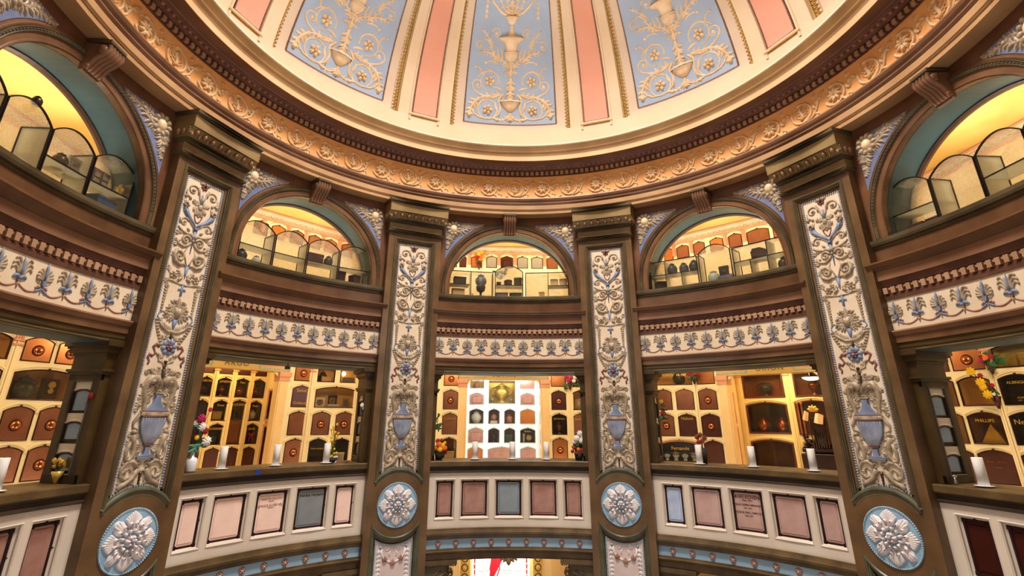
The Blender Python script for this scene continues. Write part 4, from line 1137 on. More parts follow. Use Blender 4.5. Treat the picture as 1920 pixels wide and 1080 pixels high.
# corner piers of the openings, each with three little niches facing the opening
def pier(label):
    r=thing('corner_pier',label,'pier',0,0,-.543,group='olive corner piers of the openings')
    fm=lambda s,z,d:(s,-d,z+.543)
    m=MB(); w=.19
    m.box(-w,w,-.543,.42,-.30,-.03); m.box(-w,-w+.075,-.543,.42,-.03,0); m.box(w-.075,w,-.543,.42,-.03,0); m.box(-w,w,.345,.42,-.03,0); m.box(-w,w,-.543,-.475,-.03,0)
    m.build('shaft',['pier_olive'],r,fm)
    m=MB(); m.sweep([(-w+.075,-.475),(w-.075,-.475),(w-.075,.345),(-w+.075,.345)],[(-.004,0),(.002,.008),(.012,.002),(.014,-.02)],True); m.build('panel_moulding',['olive_dark'],r,fm)
    m=MB()
    for z0,z1,e in ((.40,.425,.018),(.425,.45,.03),(.45,.575,.004),(.575,.60,.016),(.60,.64,.04),(.64,.66,.055),(.66,.715,.075)):
        m.box(-w-e,w+e,z0,z1,-.32,e)
    m.build('capital',['pier_olive'],r,fm)
    for i,(z0,z1) in enumerate(((.06,.32),(-.19,.03),(-.455,-.235))):
        hw=w-.082
        fr=MB(); fr.sweep([(-hw+.012,z0),(hw-.012,z0),(hw-.012,z1-.075)]+[(-(hw-.012)*t,z1-.075+.022*(1-t*t)) for t in (-.5,0,.5)]+[(-hw+.012,z1-.075)],[(0,-.03),(0,-.012),(.012,-.010),(.016,-.03)],True)
        f=fr.build('niche_frame',['bronze_frame'],r,fm)
        m=MB(); m.box(-hw+.012,hw-.012,z0,z1-.055,-.05,-.022); m.build('pane',['pane_clear'],f,fm)
        m=MB(); m.box(-hw-.002,hw+.002,z1-.05,z1+.02,-.03,-.012); m.tube([(-hw,z1-.065),(-hw*.4,z1-.045),(hw*.4,z1-.045),(hw,z1-.065)],.01,1.,-.014,4)
        m.build('niche_hood',['parapet'],f,fm)
    return r
R0p=pier('x')
firstp=True
for az0,bn,_,nm in BAYS:
    for sg in (-1,1):
        az=az0+sg*15.15; a=az*D2R
        if firstp: o=R0p; firstp=False
        else: o=dup(R0p,0,0,0)
        o.location=(4.36*sin(a),4.36*cos(a),-.543); o.rotation_euler=(0,0,-a+(-PI/2 if sg>0 else PI/2))
        o['label']='olive corner pier with small niches at the %s side of the %s'%('right' if sg>0 else 'left',bn)

# ================================================================== GALLERIES
def wall_section(name,az,D,outline,holes,material,u=0.,depth=0.):
    """flat wall with arched openings; outline and holes in (u,z)"""
    m=MB()
    loops=[[Vector((x,z,0)) for x,z in outline]]+[[Vector((x,z,0)) for x,z in reversed(h)] for h in holes]
    flat=[(p.x,p.y,0) for l in loops for p in l]
    m.add(flat,[tuple(t) for t in tessellate_polygon(loops)])
    o=m.build(name,[material]); put(o,az,D,0,u); return structure(o)
def arched(u0,u1,z0,z1,rise=.05,n=8):
    w=(u1-u0)/2; c=(u0+u1)/2
    return [(u0,z0),(u1,z0)]+[(c+w*(1-2*i/n),z1-rise+rise*(1-(1-2*i/n)**2)) for i in range(n+1)]
LIDS={}
PROFS={
 'classic':[(.0,0),(.30,0),(.32,.05),(.14,.12),(.12,.2),(.30,.36),(.42,.55),(.40,.70),(.22,.80),(.20,.86),(.30,.90),(.30,.93),(.0,.93)],
 'round':[(.0,0),(.26,0),(.28,.05),(.44,.25),(.50,.48),(.42,.70),(.24,.84),(.24,.9),(.30,.94),(.0,.94)],
 'tall':[(.0,0),(.24,0),(.26,.04),(.10,.12),(.10,.18),(.24,.38),(.33,.62),(.28,.76),(.12,.84),(.12,.95),(.18,1.),(.0,1.)],
 'jar':[(.0,0),(.30,0),(.42,.2),(.44,.55),(.34,.76),(.20,.82),(.20,.88),(.26,.9),(.0,.9)],
 'cup':[(.0,0),(.34,0),(.30,.08),(.10,.16),(.09,.42),(.12,.48),(.34,.62),(.40,.95),(.42,1.),(.0,1.)]}
def urn(label,az,r,z,u,h,kind,material,lid=True,handles=False,group=None):
    t=thing('urn',label,'urn',az,r,z,u,group)
    m=MB(); m.lathe([(a*h,b*h) for a,b in PROFS[kind]],(0,0,0),16); m.build('body',[material],t)
    top=PROFS[kind][-1][1]*h
    if lid:
        m=MB(); m.lathe([(0,0),(.24*h,0),(.2*h,.05*h),(.08*h,.10*h),(.04*h,.12*h),(.05*h,.15*h),(0,.18*h)],(0,top,0),12); m.build('lid',[material],t)
    if handles:
        for s in (-1,1):
            m=MB(); m.tube3([(s*.28*h,.40*h,0),(s*.52*h,.5*h,0),(s*.55*h,.72*h,0),(s*.40*h,.86*h,0),(s*.22*h,.84*h,0)],.03*h); m.build('handle',[material],t)
    return t
def box_thing(name,label,cat,az,r,z,u,w,h,d,material,rot=0.,bev=.006,group=None,extra=None):
    t=thing(name,label,cat,az,r,z,u,group)
    if rot: t.rotation_euler=(0,0,-az*D2R+rot)
    m=MB(); m.bbox(-w/2,w/2,0,h,-d/2,d/2,bev); m.bbox(-w/2-.003,w/2+.003,h*.78,h,-d/2-.003,d/2+.004,bev); m.build('casket',[material],t)
    if extra: extra(t,w,h,d)
    return t
NCOUNT=[0]
def niche(az,D,u0,u1,z0,z1,kind,label,mt='copper',lines=(),wallm='gallery_wall',rise=.05,hood=True,back='wood',holes=None,square=False,frame='bronze_frame',group='memorial niches of the gallery walls',fw=.013):
    w=(u1-u0)/2; h=z1-z0; rs=0.0 if square else rise
    r=thing('memorial_niche',label,'niche',az,D,z0,(u0+u1)/2,group)
    P=arched(-w,w,0,h,rs if rs else .0001)
    m=MB(); m.sweep(P,[(-.002,-.02),(0,.010),(.004,.014),(fw-.004,.012),(fw,.004),(fw,-.02)],True); m.ball((0,h+.004,.012),.012,0,1.3,.8,1,6,4)
    m.build('frame',[frame],r)
    if hood:
        n=8; m=MB(); q=[(w*1.0+.012,h-rs-.02)]+[((w+.012)*(1-2*i/n),h-rs+.02+(rs+.006)*(1-(1-2*i/n)**2)) for i in range(n+1)]+[(-w-.012,h-rs-.02)]
        m.sweep(q,[(.004,0),(.002,.012),(-.010,.016),(-.022,.010),(-.026,0)]); m.build('hood',[wallm],r)
    if kind=='glass':
        m=MB(); Q=[(x*(1-.012/w),z) for x,z in P]
        n=len(P); vs=[(x,z,-.002) for x,z in P]+[(x,z,-.20) for x,z in P]
        fs=[(i,(i+1)%n,n+(i+1)%n,n+i) for i in range(n)]+[tuple(range(n,2*n))]
        m.add(vs,fs); m.build('recess',[back],r)
        m=MB(); m.add([(x,z,.002) for x,z in P],[tuple(range(n))]); m.build('glass_pane',[mt],r)
        if holes is not None: holes.append([(x+(u0+u1)/2,z+z0) for x,z in P])
    else:
        m=MB(); m.ext(P,-.01,.006); m.build('door_plate',[mt],r)
        if kind=='boss':
            R=min(.055,w*.36); zc=h*.45
            m=MB(); m.blob(0,zc,R,R,R*.6,0,.012,14,4); bo=m.build('round_boss',['boss'],r)
            m=MB(); m.tube(arc(0,zc,R*1.08,0,360,18),.006,1.,.006,4); m.build('boss_collar',['bronze_frame'],bo)
        if kind=='panel':
            m=MB(); m.bbox(-w*.62,w*.62,h*.16,h*.66,.006,.020,.008); m.sweep([(-w*.7,h*.12),(w*.7,h*.12),(w*.7,h*.72),(-w*.7,h*.72)],[(0,.004),(.002,.014),(.008,.014),(.01,.004)],True); m.build('raised_panel',[mt],r)
    for body,size,z,m_ in lines: text(body,size,m_,r,0,z,.010 if kind!='glass' else .006)
    return r
def rib(name,az,D,u,z0,z1,m1='gallery_wall',m2='terracotta'):
    m=MB()
    for k in (-1,0,1): m.box(u+k*.024-.009,u+k*.024+.009,z0,z1,-.02,.030-.010*abs(k),1,0)
    m.box(u-.045,u+.045,z0,z1,-.03,.010,1,0)
    for a,b,e in ((z1-.20,z1-.18,.052),(z1-.15,z1-.13,.05),(z1-.06,z1-.03,.06),(z0+.16,z0+.18,.05)):
        m.box(u-e,u+e,a,b,-.03,.046,1,1)
    for k in (-1,0,1): m.box(u+k*.026-.010,u+k*.026+.010,z1-.13,z1-.06,-.02,.040,1,1)
    o=m.build(name,[m1,m2]); put(o,az,D,0); return structure(o)
ROWS=[(.62,.90),(.20,.545),(-.235,.13),(-.665,-.295)]
RN=['top','second','third','bottom']

# floors and ceilings
def annulus(name,r0,r1,z,th,material,a0=-125,a1=125):
    m=MB(); prof(m,[(r0,z),(r1,z),(r1,z+th),(r0,z+th)],a0,a1,80); return structure(m.build(name,[material],None,CY(4.)))
annulus('ceiling',4.50,6.9,3.41,.05,'yellow_ceiling'); annulus('floor',4.56,6.9,1.62,.06,'floor_mat'); annulus('ceiling',4.56,7.3,1.24,.05,'gallery_wall')
annulus('floor',4.3,7.4,-1.56,.06,'floor_mat'); annulus('ceiling',4.3,7.0,-1.66,.05,'gallery_wall')
m=MB(); prof(m,[(.01,-4.4),(7.5,-4.4),(7.5,-4.3),(.01,-4.3)],0,360,60,closed=True); structure(m.build('floor',['floor_mat'],None,CY(4.)))

# ---------- lower gallery walls
HOL={}
def H(az): return HOL.setdefault(az,[])
OPEN=[(-.70,-1.5),(-.70,.60),(-.685,.66),(-.64,.70),(-.60,.745),(.60,.745),(.64,.70),(.685,.66),(.70,.60),(.70,-1.5)]
def L_(t,sz,z,m='gold'): return ((t,sz,z,m),)
# central bay, single columns either side of the Sothis alcove
def col(az,D,u0,u1,specs,where,wallm='gallery_wall'):
    for (z0,z1),sp,rn in zip(ROWS,specs,RN):
        if sp is None: continue
        kind,mt,desc,lines=sp[:4]; bk=sp[4] if len(sp)>4 else 'wood'
        niche(az,D,u0,u1,z0,z1,kind,'%s, %s row, %s'%(desc,rn,where),mt,lines,wallm,back=bk,holes=H(az))
B_=('boss','copper','copper niche door with round boss',())
B_b=('boss','copper_bright','bright copper niche door with round boss',())
B_d=('boss','copper_dark','dark copper niche door with round boss',())
P_=('plain','copper','plain copper niche door',())
P_b=('plain','copper_bright','plain bright copper niche door',())
P_d=('plain','copper_dark','plain dark copper niche door',())
W='left of the Sothis alcove'
col(0,6.,-1.14,-.86,[B_b,B_,('plain','copper','copper niche door lettered Johnson',L_('R. JOHNSON',.042,.27)),('glass','glass_smoky','glazed niche with tan box',())],W)
col(0,6.,.90,1.18,[('plain','copper_bright','plain bright copper niche door',()),B_d,('glass','glass_smoky','glazed niche lettered Bowman holding a copper jar',L_('BOWMAN',.045,.275),'wood_black'),B_b],'right of the Sothis alcove')
# side bays
col(-45,6.,.96,1.27,[B_b,('plain','violet_plate','violet-grey niche door lettered Siebel and Goldstein',(('Siebel',.075,.265,'gold'),('Goldstein',.062,.065,'gold'))),('plain','copper','brownish glass-like niche door with small plate at its foot',()),B_],'beside the Argo alcove')
col(45,6.,-1.23,-.91,[P_b,B_,B_d,P_d],'beside the Orion alcove')
col(-45,6.,-1.24,-.94,[P_,P_,B_,P_],'left of the Argo alcove')
# chamfered walls between the bays
WL='Argo bay pair'
D2=6.04
for (u0,u1,s) in ((-1.03,-.74,'left column'),(-.65,-.36,'right column')):
    w='%s of the %s'%(s,WL)
    l=s[0]=='l'
    niche(-22.5,D2,u0,u1,*ROWS[0],'glass','glazed niche with %s, top row, %s'%('tan casket' if l else 'lit lamp',w),'glass_smoky',back='gallery_tan',holes=H(-22.5))
    niche(-22.5,D2,u0,u1,*ROWS[2],'boss','copper niche door with round boss, third row, %s'%w,'copper')
niche(-22.5,D2,-1.03,-.36,*ROWS[1],'glass','wide glazed niche with portrait photos and a silver clock in the Argo bay','glass_smoky',back='gallery_tan',holes=H(-22.5))
niche(-22.5,D2,-1.03,-.76,*ROWS[3],'glass','dark glazed niche with faint lettering, bottom row of the Argo bay','glass_smoky',(('Erwin and Joel',.034,.22,'gold'),),back='wood_black',holes=H(-22.5))
niche(-22.5,D2,-.65,-.37,*ROWS[3],'glass','dark glazed niche behind the yellow blossoms, bottom row of the Argo bay','glass_smoky',back='wood_black',holes=H(-22.5))
for (u0,u1,s) in ((.74,1.04,'outer'),(.36,.66,'inner')):
    for k,rw in enumerate(ROWS):
        niche(-22.5,D2,u0,u1,*rw,'boss' if (k+(s=='outer'))%2 else 'plain','copper niche door, %s row, %s column angled wall left of the Sothis alcove'%(RN[k],s),'copper')
# right of centre
niche(22.5,D2,.44,1.09,*ROWS[0],'glass','wide glazed niche with gold lettering and a dark pot, top row of the Orion bay','glass_smoky',(('VALENTI   HUNT',.062,.17,'gold'),),back='gallery_tan',holes=H(22.5))
niche(22.5,D2,.44,.71,*ROWS[1],'plain','copper niche door, second row, leftmost column of the Orion bay','copper')
niche(22.5,D2,.78,1.08,*ROWS[1],'plain','copper niche door with faint script, second row, second column of the Orion bay','copper')
niche(22.5,D2,.44,.71,*ROWS[2],'boss','copper niche door with round boss, third row, leftmost column of the Orion bay','copper')
niche(22.5,D2,.78,1.08,*ROWS[2],'plain','copper niche door lettered Nelson in the Orion bay','copper_dark',L_('Nelson',.07,.29))
niche(22.5,D2,.44,1.09,*ROWS[3],'glass','wide copper niche lettered Fernando holding four small heads','glass_clear',L_('Fernando',.078,.235),frame='copper',back='wood_black',holes=H(22.5),fw=.03)
for (u0,u1,s,sp) in ((-1.1,-.82,'inner',(('glass','glass_smoky','glazed niche with a shelf',()),('glass','glass_smoky','glazed niche with two pale figures',()),('plain','copper','copper niche door lettered Wardner',L_('WARDNER',.042,.27)),P_)),):
    for rw,q,rn in zip(ROWS,sp,RN):
        niche(22.5,D2,u0,u1,*rw,q[0],'%s, %s row, angled wall right of the Sothis alcove'%(q[2],rn),q[1],q[3],back='gallery_tan',holes=H(22.5))
# far left bay
WF='of the far left bay'
for (u0,u1,s) in ((-.24,.06,'left column'),(.11,.41,'right column')):
    for k in (0,2,3):
        niche(-67.5,D2,u0,u1,*ROWS[k],'boss','%scopper niche door with round boss, %s row, %s %s'%('bright ' if k==0 else '',RN[k],s,WF),'copper_bright' if k==0 else 'copper')  # top row in brighter copper
niche(-67.5,D2,-.25,.41,*ROWS[1],'glass','wide glazed niche with a clock and pots %s'%WF,'glass_smoky',back='gallery_tan',holes=H(-67.5))
for k in range(4): niche(-67.5,D2,-.68,-.36,*ROWS[k],'glass' if k==0 else 'boss','niche %s row at the left edge %s'%(RN[k],WF),'glass_smoky' if k==0 else 'copper',back='gallery_tan',holes=H(-67.5) if k==0 else None)
# far right bay
WR='of the far right bay'
niche(67.5,D2,-.03,.31,*ROWS[0],'boss','pinkish copper niche door with a large round boss, top row %s'%WR,'copper_bright')
niche(67.5,D2,-.03,.31,*ROWS[1],'glass','glazed niche behind the yellow flowers %s'%WR,'glass_smoky',back='gallery_tan',holes=H(67.5))
niche(67.5,D2,-.03,.31,*ROWS[2],'glass','glazed niche lettered Phillips with a gold pyramid','glass_smoky',L_('PHILLIPS',.052,.265),back='wood',holes=H(67.5))
niche(67.5,D2,-.03,.31,*ROWS[3],'plain','dark copper niche door with faint lettering, bottom row %s'%WR,'copper_dark',(('David     Bernice',.028,.24,'copper_bright'),('Harty',.034,.18,'copper_bright')))
niche(67.5,D2,.40,1.02,*ROWS[0],'glass','wide glazed niche with bright gold plates, top row %s'%WR,'glass_clear',back='urn_gold',holes=H(67.5))
niche(67.5,D2,.38,.74,*ROWS[1],'glass','glazed niche lettered Albright','glass_smoky',(('ALBRIGHT',.045,.25,'gold'),('ANSLIE',.03,.08,'gold'),('1937 - 1995',.02,.05,'gold')),back='wood_black',holes=H(67.5))
niche(67.5,D2,.38,.74,*ROWS[2],'glass','dark glazed niche lettered Newman','glass_smoky',L_('Newman',.08,.25),back='wood_black',holes=H(67.5))
niche(67.5,D2,.38,.74,*ROWS[3],'plain','dark copper niche door at the right edge %s'%WR,'copper_dark')
for k in (0,1,2,3): niche(67.5,D2,-.36,-.07,*ROWS[k],'glass' if 0<k<3 else 'plain','niche in the %s row hard beside the corner pier %s'%(RN[k],WR),'glass_smoky' if 0<k<3 else 'copper_dark',back='gallery_tan',holes=H(67.5) if 0<k<3 else None)

nW=0
for az0,bn,nmx,nm in BAYS:
    ol=[(-1.30,-1.5)]+OPEN+[(1.30,-1.5),(1.30,1.26),(-1.30,1.26)]
    wm='gallery_wall'
    wall_section('wall_gallery_'+nmx,az0,6.,ol,H(az0),wm)
    rib('trim_12',az0,6.,1.27,-1.5,.98); rib('trim_13',az0,6.,-1.27,-1.5,.98)
for az0,nmx in ((-67.5,'outer_left'),(-22.5,'inner_left'),(22.5,'inner_right'),(67.5,'outer_right')):
    wall_section('wall_gallery_'+nmx,az0,D2,[(-1.11,-1.5),(1.11,-1.5),(1.11,1.26),(-1.11,1.26)],H(az0),'gallery_wall')
    for q,uu in ((14,-.345),(15,.345)): rib('trim_%d'%q,az0,D2,uu if az0!=-67.5 else uu-.0+(.03 if uu<0 else .12),-1.5,.98)

# ---------- alcoves
def alcove(az,name,wallm,nm):
    # portal: beige jambs with terracotta capitals, yellow lintel with the name
    r=thing('alcove_portal','painted portal of the %s alcove with its name on a yellow lintel'%name.title(),'portal',az,6.,-1.5)
    fm=lambda s,z,d:(s,-d,z+1.5)
    for s in (-1,1):
        m=MB(); m.box(min(s*.70,s*.86),max(s*.70,s*.86),-1.5,.60,-.16,.02); m.box(min(s*.72,s*.80),max(s*.72,s*.80),-1.5,.60,.02,.03)
        j=m.build('jamb',['gallery_tan'],r,fm)
        m=MB()
        for z0,z1,e in ((.60,.625,.015),(.625,.66,.008),(.66,.675,.022),(.675,.74,.03)): m.box(min(s*(.70-e*.5),s*(.86+e)),max(s*(.70-e*.5),s*(.86+e)),z0,z1,-.16,.025+e)
        m.build('capital',['terracotta'],j,fm)
    m=MB(); m.box(-.86,.86,.74,1.2,-.16,.03); m.build('lintel',['lintel_yellow'],r,fm)
    m=MB()
    m.sweep([(.36,1.1),(.36,.775),(.86,.775)],[(-.012,.028),(-.012,.036),(.012,.036),(.012,.028)])
    m.both('painted_border',['grey_border'],r,fm)
    m=MB(); m.box(.40,.86,.812,1.1,.028,.033)
    m.both('painted_panel',['terracotta'],r,fm)
    text(name,.115,'letter_tan',r,0,.825+1.5,.034,spacing=1.25,ext=.003)
    # inner room
    m=MB(); m.add([(-.92,-1.5,-.16),(-.92,-1.5,-1.0),(-.92,1.0,-1.0),(-.92,1.0,-.16)],[(0,1,2,3)]); m.add([(.92,-1.5,-.16),(.92,-1.5,-1.0),(.92,1.0,-1.0),(.92,1.0,-.16)],[(0,1,2,3)])
    m.add([(-.92,1.0,-.1),(.92,1.0,-.1),(.92,1.0,-1.0),(-.92,1.0,-1.0)],[(0,1,2,3)])
    m.add([(-.92,-1.5,-.16),(-.86,-1.5,-.16),(-.86,1.2,-.16),(-.92,1.2,-.16)],[(0,1,2,3)]); m.add([(.92,-1.5,-.16),(.86,-1.5,-.16),(.86,1.2,-.16),(.92,1.2,-.16)],[(0,1,2,3)])
    o=m.build('wall_alcove_'+nm,[wallm]); put(o,az,6.,0); structure(o)
def back_wall(az,holes,wallm,nm):
    wall_section('wall_alcove_back_'+nm,az,7.,[(-.95,-1.5),(.95,-1.5),(.95,1.02),(-.95,1.02)],holes,wallm)
alcove(0,'SOTHIS','gallery_wall_white','sothis'); alcove(-45,'ARGO','gallery_wall_warm','argo'); alcove(45,'ORION','gallery_wall_warm','orion')
GW='memorial niches in the Sothis alcove'
hs=[]; wm='gallery_wall_white'
def nA(u0,u1,z0,z1,kind,label,mt,lines=(),**k): return niche(0,7.,u0,u1,z0,z1,kind,label,mt,lines,wm,group=GW,frame='grey_border',holes=hs,**k)
nA(-.67,-.37,.63,.82,'glass','glazed niche with a rosy urn, top left of the Sothis alcove','glass_clear',back='gallery_wall',square=True)
nA(-.28,.28,.33,.80,'glass','large square glazed niche with a golden trophy urn in the Sothis alcove','glass_clear',back='urn_gold',square=True,hood=False)
nA(.37,.68,.63,.82,'plain','pinkish niche door with an emblem, top right of the Sothis alcove','pane_rose',square=True)
nA(-.67,-.37,.31,.55,'panel','rose niche door with a raised panel left of the golden urn','pane_rose'); nA(.38,.68,.31,.55,'panel','rose niche door with a raised panel right of the golden urn','pane_rose')
nA(-.67,-.37,-.06,.235,'glass','glazed niche with a pale green gourd urn in the Sothis alcove','glass_clear',back='urn_rose')
nA(-.28,-.04,-.06,.235,'glass','glazed niche with a rose urn on a plinth in the Sothis alcove','glass_clear',back='rose'); nA(.045,.28,-.06,.235,'glass','glazed niche with a rose jar in the Sothis alcove','glass_clear',back='urn_rose')
nA(.37,.69,-.06,.235,'plain','plain rose-copper niche door in the Sothis alcove','copper_bright')
nA(-.68,-.37,-.42,-.13,'panel','orange-rose niche door with a raised panel in the Sothis alcove','pane_rose')
nA(-.28,-.04,-.42,-.13,'glass','glazed niche with a slim bronze vase in the Sothis alcove','glass_clear',back='rose'); nA(.045,.28,-.42,-.13,'glass','glazed niche with a green-grey box in the Sothis alcove','glass_clear',back='urn_rose')
nA(.37,.69,-.42,-.13,'glass','glazed niche with books and a round clock, lettered Parker, in the Sothis alcove','glass_clear',L_('Parker',.05,.225),back='wood_black')
nA(-.68,-.37,-.80,-.49,'plain','bright golden copper niche door at the foot of the Sothis alcove','copper_bright'); nA(-.28,.28,-.80,-.49,'plain','wide rose niche door lettered Stewart in the Sothis alcove','pane_rose',(('STEWART',.045,.235,'gold'),('1920 - 1991',.026,.17,'gold')))
nA(.37,.69,-.80,-.49,'plain','rose niche door at the lower right of the Sothis alcove','pane_rose',L_('BAILEY',.036,.23))
for k,(a,b) in enumerate(((.31,.55),(-.06,.235),(-.42,-.13),(-.80,-.49))): nA(.78,.93,a,b,'plain','narrow niche door at the right edge of the Sothis alcove, row %s from the top'%ORD[k],'copper')
back_wall(0,hs,wm,'sothis')
for u in (-.325,.325,.735,-.735): rib('trim_16',0,7.,u,-1.5,.98,wm,wm)
hs=[]; wm='gallery_wall_warm'; GA='memorial niches in the Argo alcove'
def nB(u0,u1,z0,z1,kind,label,mt='glass_smoky',lines=(),**k): return niche(-45,7.,u0,u1,z0,z1,kind,label,mt,lines,wm,group=GA,holes=hs,back=k.pop('back','wood_dark'),**k)
cols=((-.62,-.40),(-.36,-.20),(-.16,.04),(.12,.36),(.40,.66),(.70,.92))
cn=['first','second','third','fourth','fifth','sixth']
for j,(a,b) in enumerate(cols):
    for i,(z0,z1) in enumerate(((.73,.98),(.36,.67),(-.02,.30),(-.39,-.07),(-.78,-.44))):
        if j==4 and i in (2,3): continue
        ln=()
        nmz={(3,1):'JANSEN',(4,1):'Paul',(3,2):'Knox',(5,2):'Ruby',(3,3):'ROSSMAN',(5,3):'Jacob',(2,1):'MARTIN'}.get((j,i))
        if nmz: ln=((nmz,.05,.245,'gold'),)
        g = i in (1,2,3)
        nB(a,b,z0,z1,'glass' if g else 'plain','niche %sin the Argo alcove, %s row from the top, %s column'%(('lettered '+nmz+' ') if nmz else '',ORD[i],cn[j]),'glass_smoky' if g else 'copper_dark',ln)
nB(.40,.66,-.39,.31,'glass','tall glazed niche with a bronze cup urn on a plinth in the Argo alcove','glass_smoky',L_('LUCERO',.05,.63))
back_wall(-45,hs,wm,'argo')
for u in (.08,.38,.68,-.38): rib('trim_17',-45,7.,u,-1.5,.98,wm,'terracotta')
hs=[]; GO='memorial niches in the Orion alcove'
def nC(u0,u1,z0,z1,label,**k): return niche(45,7.,u0,u1,z0,z1,'glass',label,'glass_smoky',(),wm,group=GO,holes=hs,frame='wood_dark',fw=.03,**k)
nC(-.79,-.10,.41,.82,'large wooden niche with a bronze amphora at the top left of the Orion alcove',square=True,back='wood',hood=False)
nC(-.79,-.10,-.19,.34,'large dark wooden niche with two bronze urns in the Orion alcove',back='wood_black')
nC(-.79,-.10,-.74,-.28,'empty reddish wooden niche at the foot of the Orion alcove',back='wood_dark')
nC(.06,.60,.41,.82,'large wooden niche with a bronze urn under the lamp in the Orion alcove',square=True,back='wood',hood=False)
nC(.02,.56,-.20,.36,'wooden niche with fluted columns behind the ship sculpture in the Orion alcove',back='wood')
nC(.06,.60,-.74,-.28,'dark wooden niche below the ship sculpture in the Orion alcove',back='wood_black')
back_wall(45,hs,wm,'orion')
rib('trim_18',45,7.,-.04,-1.5,.98,wm,'terracotta'); rib('trim_18',45,7.,-.86,-1.5,.98,wm,'terracotta')
# side walls of the Argo and Orion alcoves: narrow framed niches
for az0,sg,nm in ((-45,1,'Argo'),(45,-1,'Orion')):
    for z0,z1,pos in ((.02,.46,'upper'),(-.70,-.12,'lower')):
        r=thing('memorial_niche','narrow dark %s niche in a terracotta frame on the side wall of the %s alcove'%(pos,nm),'niche',group='side wall niches of the alcoves')
        a=az0*D2R; u=sg*.905; D=6.56
        r.location=(D*sin(a)+u*cos(a),D*cos(a)-u*sin(a),z0); r.rotation_euler=(0,0,-a+(-PI/2 if sg>0 else PI/2))
        h=z1-z0
        m=MB(); m.sweep([(-.20,-.05),(.20,-.05),(.20,h+.05),(-.20,h+.05)],[(0,-.01),(0,.014),(.03,.014),(.034,-.0)],True); m.build('surround',['terracotta'],r)
        m=MB(); m.sweep([(-.13,0),(.13,0),(.13,h),(-.13,h)],[(0,-.01),(0,.012),(.014,.012),(.016,-.0)],True); m.build('frame',['bronze_frame'],r)
        m=MB(); m.box(-.12,.12,.012,h-.012,-.01,.004); m.build('pane',['pane_maroon'],r)

# ---------- upper gallery
UW=[]
upper=[(0,[(-1.2,-.98),(-.93,-.79),(-.69,-.47),(-.38,-.16),(-.08,.17),(.26,.48),(.55,.79),(.87,1.1)],[-.735,-.12,.215,.83]),
 (45,[(-1.58,-1.40),(-1.32,-1.08),(-.99,-.77),(-.67,-.43),(-.33,-.10),(-.01,.36),(.42,.66),(.74,.98)],[-1.37,-1.02,-.38,-.055,.70]),
 (-45,[(-.9,-.66),(-.58,-.34),(-.12,.12),(.18,.42),(.52,.76),(.86,1.10),(1.18,1.42),(1.53,1.77)],[-.62,.03,.47,.81,1.14,1.475]),
 (-90,[(-.8,-.56),(-.4,-.16),(0,.24),(.4,.64),(.8,1.04),(1.2,1.44)],[-.48,.32,1.12]),(90,[(-1.4,-1.16),(-1.0,-.76),(-.6,-.36),(-.2,.04),(.2,.44),(.6,.84)],[-.68,.12])]
pats=[('plain','copper'),('plain','copper_dark'),('plain','copper_bright'),('plain','silver'),('panel','copper_dark'),('plain','silver'),('plain','silver'),('plain','copper')]
for az0,ns,posts in upper:
    bn={0:'central',45:'Orion',-45:'Argo',-90:'far left',90:'far right'}[az0]
    # vertices of the flat wall, wide enough to meet its neighbours
    wall_section('wall_upper_%s'%bn.replace(' ','_').lower(),az0,6.,[(-2.485,1.66),(2.485,1.66),(2.485,3.42),(-2.485,3.42)],[],'gallery_wall')
    for k,(a,b) in enumerate(ns):
        if az0 in (-90,90): continue
        kd,mt=pats[(k+ (0 if az0==0 else 3))%8] if az0==0 else (('plain','copper') if k%3 else ('plain','copper_bright'))
        niche(az0,6.,a,b,2.955,3.205,kd,'%s niche door in the upper gallery behind the %s arch, %s from the left'%({'copper':'copper','copper_dark':'dark bronze','copper_bright':'orange copper','silver':'greyish cream'}[mt],bn,(ORD+['sixth','seventh','eighth'])[k]),mt,group='niche doors of the upper gallery',rise=.04)
    m=MB()
    m.box(-2.48,2.48,3.245,3.275,-.02,.05,1,0); m.box(-2.48,2.48,3.375,3.40,-.02,.06,1,0); m.box(-2.48,2.48,3.275,3.29,-.02,.035,1,1); m.box(-2.48,2.48,3.36,3.375,-.02,.045,1,1)
    for k in range(46):
        x=-2.43+k*.108
        m.blob(x,3.325,.026,.020,.030,0,0.,7,2,1); m.leaf((x-.045,3.31),(x-.02,3.345),.012,.2,1.,0,1,4,3); m.leaf((x+.045,3.31),(x+.02,3.345),.012,-.2,1.,0,1,4,3)
    for p in posts:
        m.box(p-.032,p+.032,3.02,3.25,-.01,.025,1,0); m.box(p-.012,p+.012,3.0,3.24,.02,.035,1,0)
    m.box(-2.48,2.48,2.905,2.93,-.01,.02,1,1)
    o=m.build('trim_19',['terracotta','frieze_cream']); put(o,az0,6.,0); structure(o)

# ---------- ground floor glimpse
wall_section('wall_ground_front',0,6.1,[(-2.5,-4.3),(-.84,-4.3),(-.84,-1.9),(.84,-1.9),(.84,-4.3),(2.5,-4.3),(2.5,-1.62),(-2.5,-1.62)],[],'gallery_tan')
for az0,nm in ((-45,'front_left'),(45,'front_right'),(-90,'left'),(90,'right')): wall_section('wall_ground_'+nm,az0,6.1,[(-2.52,-4.3),(2.52,-4.3),(2.52,-1.62),(-2.52,-1.62)],[],'gallery_tan')
w=thing('stained_glass_window','bright leaded window with a red draped figure on the ground floor','window',0,7.0,-3.6); w['kind']='structure'; w.name='window_1'
m=MB(); m.box(-.54,.54,0,1.9,-.05,-.02); m.build('glass_pane',['window_glow'],w)
m=MB()
for s in (-1,1):
    for k in range(20): m.box(min(s*.475,s*.50),max(s*.475,s*.50),.1+k*.09,.17+k*.09,-.02,-.008,1,0)
